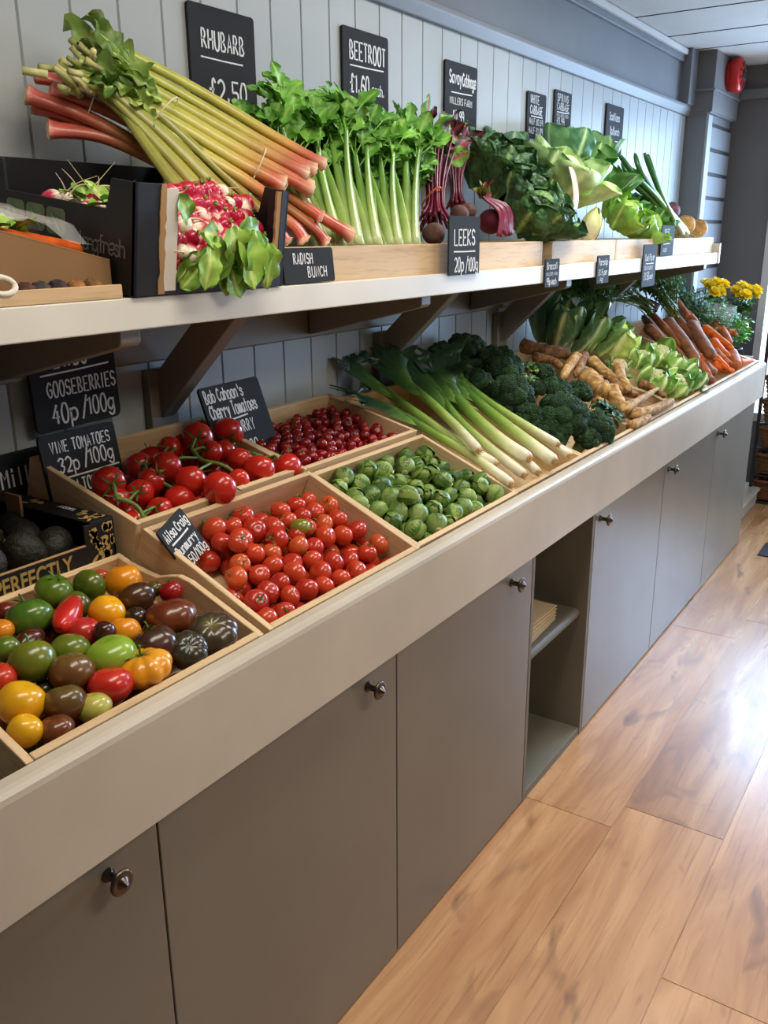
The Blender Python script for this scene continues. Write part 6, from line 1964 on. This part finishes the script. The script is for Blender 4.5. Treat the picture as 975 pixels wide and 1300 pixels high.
# wooden tray along the shelf edge with walnuts, scissors
e = empty('wooden_tray', (.55, .232, 1.3655), 'low pine tray edge along the near end of the wall shelf', 'tray')
G().box(-.25, .338, -.011, -.004, 0, .0195).build('front_slat', 'pine', e, sm=False, bev=.001)
G().box(.331, .338, -.004, .0195, 0, .012).build('end_slat', 'piney', e, sm=False, bev=.001)
G().box(-.25, .331, -.004, .0195, 0, .004).build('base_board', 'pine', e, sm=False)
WN = [(.765, c(70, 62, 66), 'blackish dried fruit beside the white scissors'), (.792, c(60, 52, 58), 'larger blackish wrinkled fruit in the wooden tray'), (.822, c(158, 108, 64), 'light brown walnut in the wooden tray'), (.850, c(128, 92, 58), 'brown walnut at the tray end by the black box'), (.742, c(84, 56, 48), 'small brown dried fruit tucked behind the scissors')]
for i, (x, cc_, lab) in enumerate(WN):
    g = G()
    r = .0125
    g.sphere((0, 0, 0), (r * 1.15, r * .95, r), cc_, 24, 16, lambda th, ph: 1 + .22 * mnoise.noise(Vector((math.sin(th) * math.cos(ph) * 3.2 + i * 7, math.sin(th) * math.sin(ph) * 3.2, math.cos(th) * 3.2))) + .1 * mnoise.noise(Vector((math.cos(ph) * 8, math.sin(ph) * 8 + i, th * 6))))
    o = g.build('walnut' if i in (2, 3) else 'dried_fruit', 'earthy'); o.location = (x, .239, 1.3815 + .001 * (i % 2)); tag(o, lab, 'nut' if i in (2, 3) else 'dried fruit')
e = empty('scissors', (.700, .2335, 1.3875), 'white handled scissors lying in the wooden tray at the frame edge', 'scissors')
for k, (dx, dz) in enumerate(((0.0, .0), (-.042, .006))):
    ring = [Vector((dx + .020 * math.cos(t), .007 * math.sin(t) - .004, dz + .0105 * math.sin(t) + .004)) for t in [2 * PI * q / 26 for q in range(27)]]
    G().tube(ring, .0042, 8, flat=1.0).build('handle', 'plastic', e)
G().tube([(-.062, 0, .004), (-.10, .002, .001), (-.16, .006, -.004)], lambda t: .006 * (1 - .6 * t), 6, flat=.3).build('blade', 'steel', e)
# printed logotype and leaf windows on the black radish box side
mt = m_rad @ Matrix.Translation((-.0006, .135, .050)) @ Matrix(((0, 0, -1, 0), (-1, 0, 0, 0), (0, 1, 0, 0), (0, 0, 0, 1)))
g = G()
st, wd = strokes('longfresh', .024, adv=4.6, w=.62)
ink(g, st, .0, .0014)
o = g.build('logo', 'greyprint', radbox, sm=False)
o.matrix_local = Matrix.Translation((-.0006, .118, .052)) @ Matrix(((0, 0, -1, 0), (-1, 0, 0, 0), (0, 1, 0, 0), (0, 0, 0, 1)))
for i in range(3):
    y0 = .150 + .048 * i
    g = G()
    g.prism([(y0 + .005, .062), (y0 + .038, .062), (y0 + .043, .067), (y0 + .043, .096), (y0 + .038, .101), (y0 + .005, .101), (y0, .096), (y0, .067)], -.0008, -.0001, axis=0, col=c(84, 98, 74))
    g.build('leaf_print', 'leaf', radbox, sm=False)
    g = G()
    g.leaf((-.0012, y0 + .010, .066), (0, .6, .7), (-1, 0, 0), .036, .011, bend=0, cup=0, ruf=.0, ce=c(62, 92, 54), cv=c(120, 140, 96))
    g.build('leaf_print', 'leaf', radbox, sm=False)

# ------------------------------------------------------------------ beyond the counter: low plinth, sticks, herbs, flowers, baskets
G_ = G()
pr = [(.075, 0), (.075, .072), (.062, .076), (.058, .084), (.062, .092), (.075, .096), (.44, .096), (.44, 0)]
o = G().prism(pr, -.40, .40, axis=0).build('plinth', 'fascia', sm=False)
o.location = (4.79, 0, 0)
tag(o, 'low pale grey plinth with rounded edge on the floor beyond the counter', 'plinth')
for i, (x, y, lean) in enumerate([(4.62, .105, .05), (4.70, .12, .04)]):
    o = G().prism([(-.016, 0), (.016, 0), (.016, .42), (-.004, .46), (-.016, .42)], -.006, .006, axis=0).build('wooden_stick', 'oldwood', sm=False, bev=.001)
    o.location = (x, y, .097)
    o.rotation_euler = (0, -.10 - lean * i, .6)
    tag(o, ['brown wooden stick leaning at the counter end, the nearer one', 'brown wooden stick leaning at the counter end, the further one'][i], 'stick', 'sticks at the counter end')
# wooden stand behind the counter end carrying the herbs and buckets
e = empty('plant_stand', (4.76, .30, .096), 'dark wooden stand behind the counter end under the flowers', 'stand')
G().box(-.34, .34, -.13, .15, .70, .72).build('top_board', 'oldwood', e, sm=False, bev=.002)
for x in (-.31, .31):
    for y in (-.10, .12):
        G().box(x - .02, x + .02, y - .02, y + .02, 0, .70).build('leg', 'oldwood', e, sm=False, bev=.002)
ZT = .8165
def bucket(x, y, label):
    o = G().lathe([(.055, 0), (.058, .002), (.072, .17), (.076, .172), (.076, .178), (.070, .178), (.056, .01), (.0, .01)], 28).build('flower_bucket', 'darkmetal')
    o.location = (x, y, ZT)
    tag(o, label, 'bucket')
    return o
bucket(4.66, .365, 'black bucket of the yellow flowers nearer the wall')
bucket(4.93, .30, 'black bucket of the yellow flowers by the window')
def flowers(x, y, heads, label, seed):
    e = empty('flower_bunch', (x, y, ZT + .012), label, 'flowers', 'yellow flower bunches beyond the counter')
    rr_ = random.Random(seed)
    o0 = Vector((x, y, ZT + .012))
    lf = G()
    for i, h in enumerate(heads):
        hp = Vector(h) - o0
        G().tube(smooth([Vector((rr_.uniform(-.02, .02), rr_.uniform(-.02, .02), 0)), Vector((hp.x * .4, hp.y * .4, hp.z * .55)), hp], 5), .003, 6, c(58, 92, 44)).build('stem', 'stalk', e)
        g = G()
        ax = (hp - Vector((hp.x * .4, hp.y * .4, hp.z * .5))).normalized() + Vector((-.25, -.3, 0))
        mz = zdir(hp, ax)
        for ring, (n_, el, L) in enumerate([(4, 1.5, .022), (5, 1.05, .028), (6, .6, .034), (7, .2, .036)]):
            for k in range(n_):
                a = 2 * PI * k / n_ + ring * .5
                d = mz.to_3x3() @ Vector((math.cos(a) * math.cos(el), math.sin(a) * math.cos(el), math.sin(el)))
                g.leaf(hp, d, mz.to_3x3() @ Vector((0, 0, 1)), L, L * .55, bend=-.9 + .35 * ring, cup=.5, ruf=.25, nu=6, nv=5, ce=lerp3(c(250, 212, 24), c(252, 226, 60), rr_.random()), seed=i * 30 + ring * 8 + k,
                       shape=lambda t: math.sin(PI * min(1, t * .8 + .12)) ** .6)
        g.build('bloom', 'petal', e)
        for k in range(9):
            q = rr_.uniform(.45, .93)
            b = Vector((hp.x * (.4 + .6 * max(0, q - .5) * 2), hp.y * (.4 + .6 * max(0, q - .5) * 2), hp.z * q))
            lf.leaf(b, (rr_.gauss(0, 1), rr_.gauss(0, 1), .35), (0, 0, 1), rr_.uniform(.045, .075), .020, bend=rr_.uniform(.3, 1.1), cup=.2, ruf=.3, nu=7, nv=5, ce=lerp3(c(42, 78, 34), c(72, 112, 50), rr_.random()), cv=c(110, 140, 80), seed=i * 50 + k)
    lf.build('leaves', 'leaf', e)
flowers(4.66, .365, [(4.62,0.3198,1.197), (4.66,0.3011,1.211), (4.64,0.2771,1.171), (4.6,0.2933,1.169), (4.68,0.351,1.205), (4.7,0.2759,1.202)], 'bunch of yellow roses nearer the pilaster', 1)
flowers(4.93, .30, [(4.9,0.2569,1.162), (4.95,0.2393,1.183), (4.92,0.2082,1.17), (4.96,0.1955,1.152), (4.88,0.2045,1.145), (4.9,0.2351,1.139), (4.97,0.172,1.164), (4.93,0.1733,1.147)], 'bunch of yellow roses closer to the window wall', 2)
# potted herbs
def herb(p, R, H, label, seed, cols, n=120, leafL=.03, name='potted_herb'):
    e = empty(name, (p[0], p[1], ZT - .0 if p[2] is None else p[2]), label, 'herb', 'herbs beyond the counter')
    rr_ = random.Random(seed)
    G().lathe([(.04, 0), (.042, .002), (.052, .085), (.055, .086), (.055, .092), (.048, .092), (.044, .08), (.0, .08)], 20).build('pot', 'darkmetal', e)
    g = G(); s_ = G()
    for i in range(n // 6):
        a = rr_.uniform(0, 6.28); rr0 = R * math.sqrt(rr_.random())
        tip = Vector((rr0 * math.cos(a), rr0 * math.sin(a), .09 + H * rr_.uniform(.45, 1)))
        b = Vector((tip.x * .2, tip.y * .2, .08))
        s_.tube(smooth([b, (b + tip) / 2 + Vector((0, 0, .02)), tip], 3), .0014, 5, cols[0])
        for k in range(6):
            q = b.lerp(tip, rr_.uniform(.45, 1.02))
            g.leaf(q, (rr_.gauss(0, 1), rr_.gauss(0, 1), rr_.uniform(0, .8)), (0, 0, 1), leafL * rr_.uniform(.7, 1.3), leafL * .36, bend=rr_.uniform(.2, 1), cup=.2, ruf=.5, nu=6, nv=5, ce=lerp3(cols[0], cols[1], rr_.random()), cv=cols[1], seed=seed * 99 + i * 7 + k, lobes=4)
    s_.build('stems', 'stalk', e)
    g.build('leaves', 'leaf', e)
    return e
def herb_at(x, y, z, *a, **k):
    herb((x, y, z), *a, **k)
herb_at(4.46, .24, ZT, .09, .25, 'bushy grey green herb with feathery tips beyond the carrots', 3, [c(92, 130, 96), c(150, 180, 150)], 260, .026)
herb_at(4.55, .205, ZT, .09, .19, 'pale dusty green herb next to the feathery one', 4, [c(110, 146, 110), c(168, 190, 168)], 240, .026)
herb_at(4.62, .190, ZT, .10, .15, 'bright green flat leaved parsley at the counter end below the flowers', 5, [c(72, 132, 42), c(128, 176, 78)], 300, .034)
herb_at(4.44, .33, ZT, .09, .28, 'dark leafy herb behind the feathery one by the shelf end', 6, [c(54, 88, 52), c(90, 124, 76)], 200, .03)
# clear sleeve on the dusty herb
g = G()
vs = []
for i in range(8):
    for j in range(20):
        a = 2 * PI * j / 20
        r = .05 + .045 * i / 7 + .008 * mnoise.noise(Vector((math.cos(a) * 3, math.sin(a) * 3, i * .8)))
        vs.append((4.53 + r * math.cos(a), .255 + r * math.sin(a), ZT + .10 + .20 * i / 7 + .012 * mnoise.noise(Vector((a, i, 3)))))
g.put(vs, [(i * 20 + j, i * 20 + (j + 1) % 20, (i + 1) * 20 + (j + 1) % 20, (i + 1) * 20 + j) for i in range(7) for j in range(20)], (1, 1, 1))
o = g.build('plastic_sleeve', 'bag'); tag(o, 'crinkled clear plastic sleeve among the herbs', 'sleeve')

# wicker baskets on a dark rack before the window
BX, BY = 5.27, -.135
e = empty('basket_rack', (BX, BY, 0), 'dark metal rack stacked with wicker baskets by the window', 'rack')
for y in (-.245, .245):
    for x in (-.16, .16):
        G().box(x - .008, x + .008, y - .008, y + .008, 0, .99).build('post', 'darkmetal', e, sm=False)
levels = [.02, .17, .32, .46, .59, .72, .85]
for z in levels:
    for x in (-.15, .15):
        G().box(x - .006, x + .006, -.24, .24, z - .014, z - .004).build('rail', 'darkmetal', e, sm=False)
def basket_proto():
    g = G()
    n, rows = 120, 9
    for k in range(rows):
        z = .006 + k * .0115
        w, l = .135 + .0018 * k, .215 + .0018 * k
        pts = []
        for i in range(n):
            t = i / n * 4
            sgn = int(t); f_ = t - sgn
            cx, cy = [(-1 + 2 * f_, -1), (1, -1 + 2 * f_), (1 - 2 * f_, 1), (-1, 1 - 2 * f_)][sgn]
            bump_ = .0035 * math.cos(PI * i / 2 + PI * k)
            pts.append(Vector((cx * (w + bump_ * (abs(cx) == 1)), cy * (l + bump_ * (abs(cy) == 1)), z)))
        pts.append(pts[0])
        g.tube(pts, .0058, 6, cap=False)
    o = g.build('wicker_basket', 'wicker')
    rim = G()
    w, l = .155, .235
    ring = smooth([(-w, -l, 0), (0, -l, 0), (w, -l, 0), (w, 0, 0), (w, l, 0), (0, l, 0), (-w, l, 0), (-w, 0, 0), (-w, -l, 0)], 5)
    rim.tube([p + Vector((0, 0, .110)) for p in ring], .009, 8, cap=False)
    r_ = rim.build('rim', 'wicker', o)
    b_ = G().box(-.135, .135, -.215, .215, 0, .005).build('base', 'wicker', o, sm=False)
    return o, [(r_, ()), (b_, ())]
bo, bk = basket_proto()
names = ['lowest', 'second lowest', 'third from the floor', 'fourth from the floor', 'fifth from the floor', 'sixth from the floor', 'topmost']
for i, z in enumerate(levels):
    mm = Matrix.Translation((BX, BY, z)) 
    o = bo if i == 0 else copy_tree(bo, bk)
    o.matrix_world = mm
    tag(o, names[i] + ' brown wicker basket on the dark rack by the window', 'basket', 'wicker baskets on the rack')
# dark dust sheet corner lying on the floor at the frame edge
o = G().box(-.10, .10, -.03, .03, 0, .006).build('floor_mat', 'darkmetal', sm=False, bev=.002)
o.location = (4.33, -.145, .0)
tag(o, 'dark mat corner lying on the floor at the frame edge', 'mat')
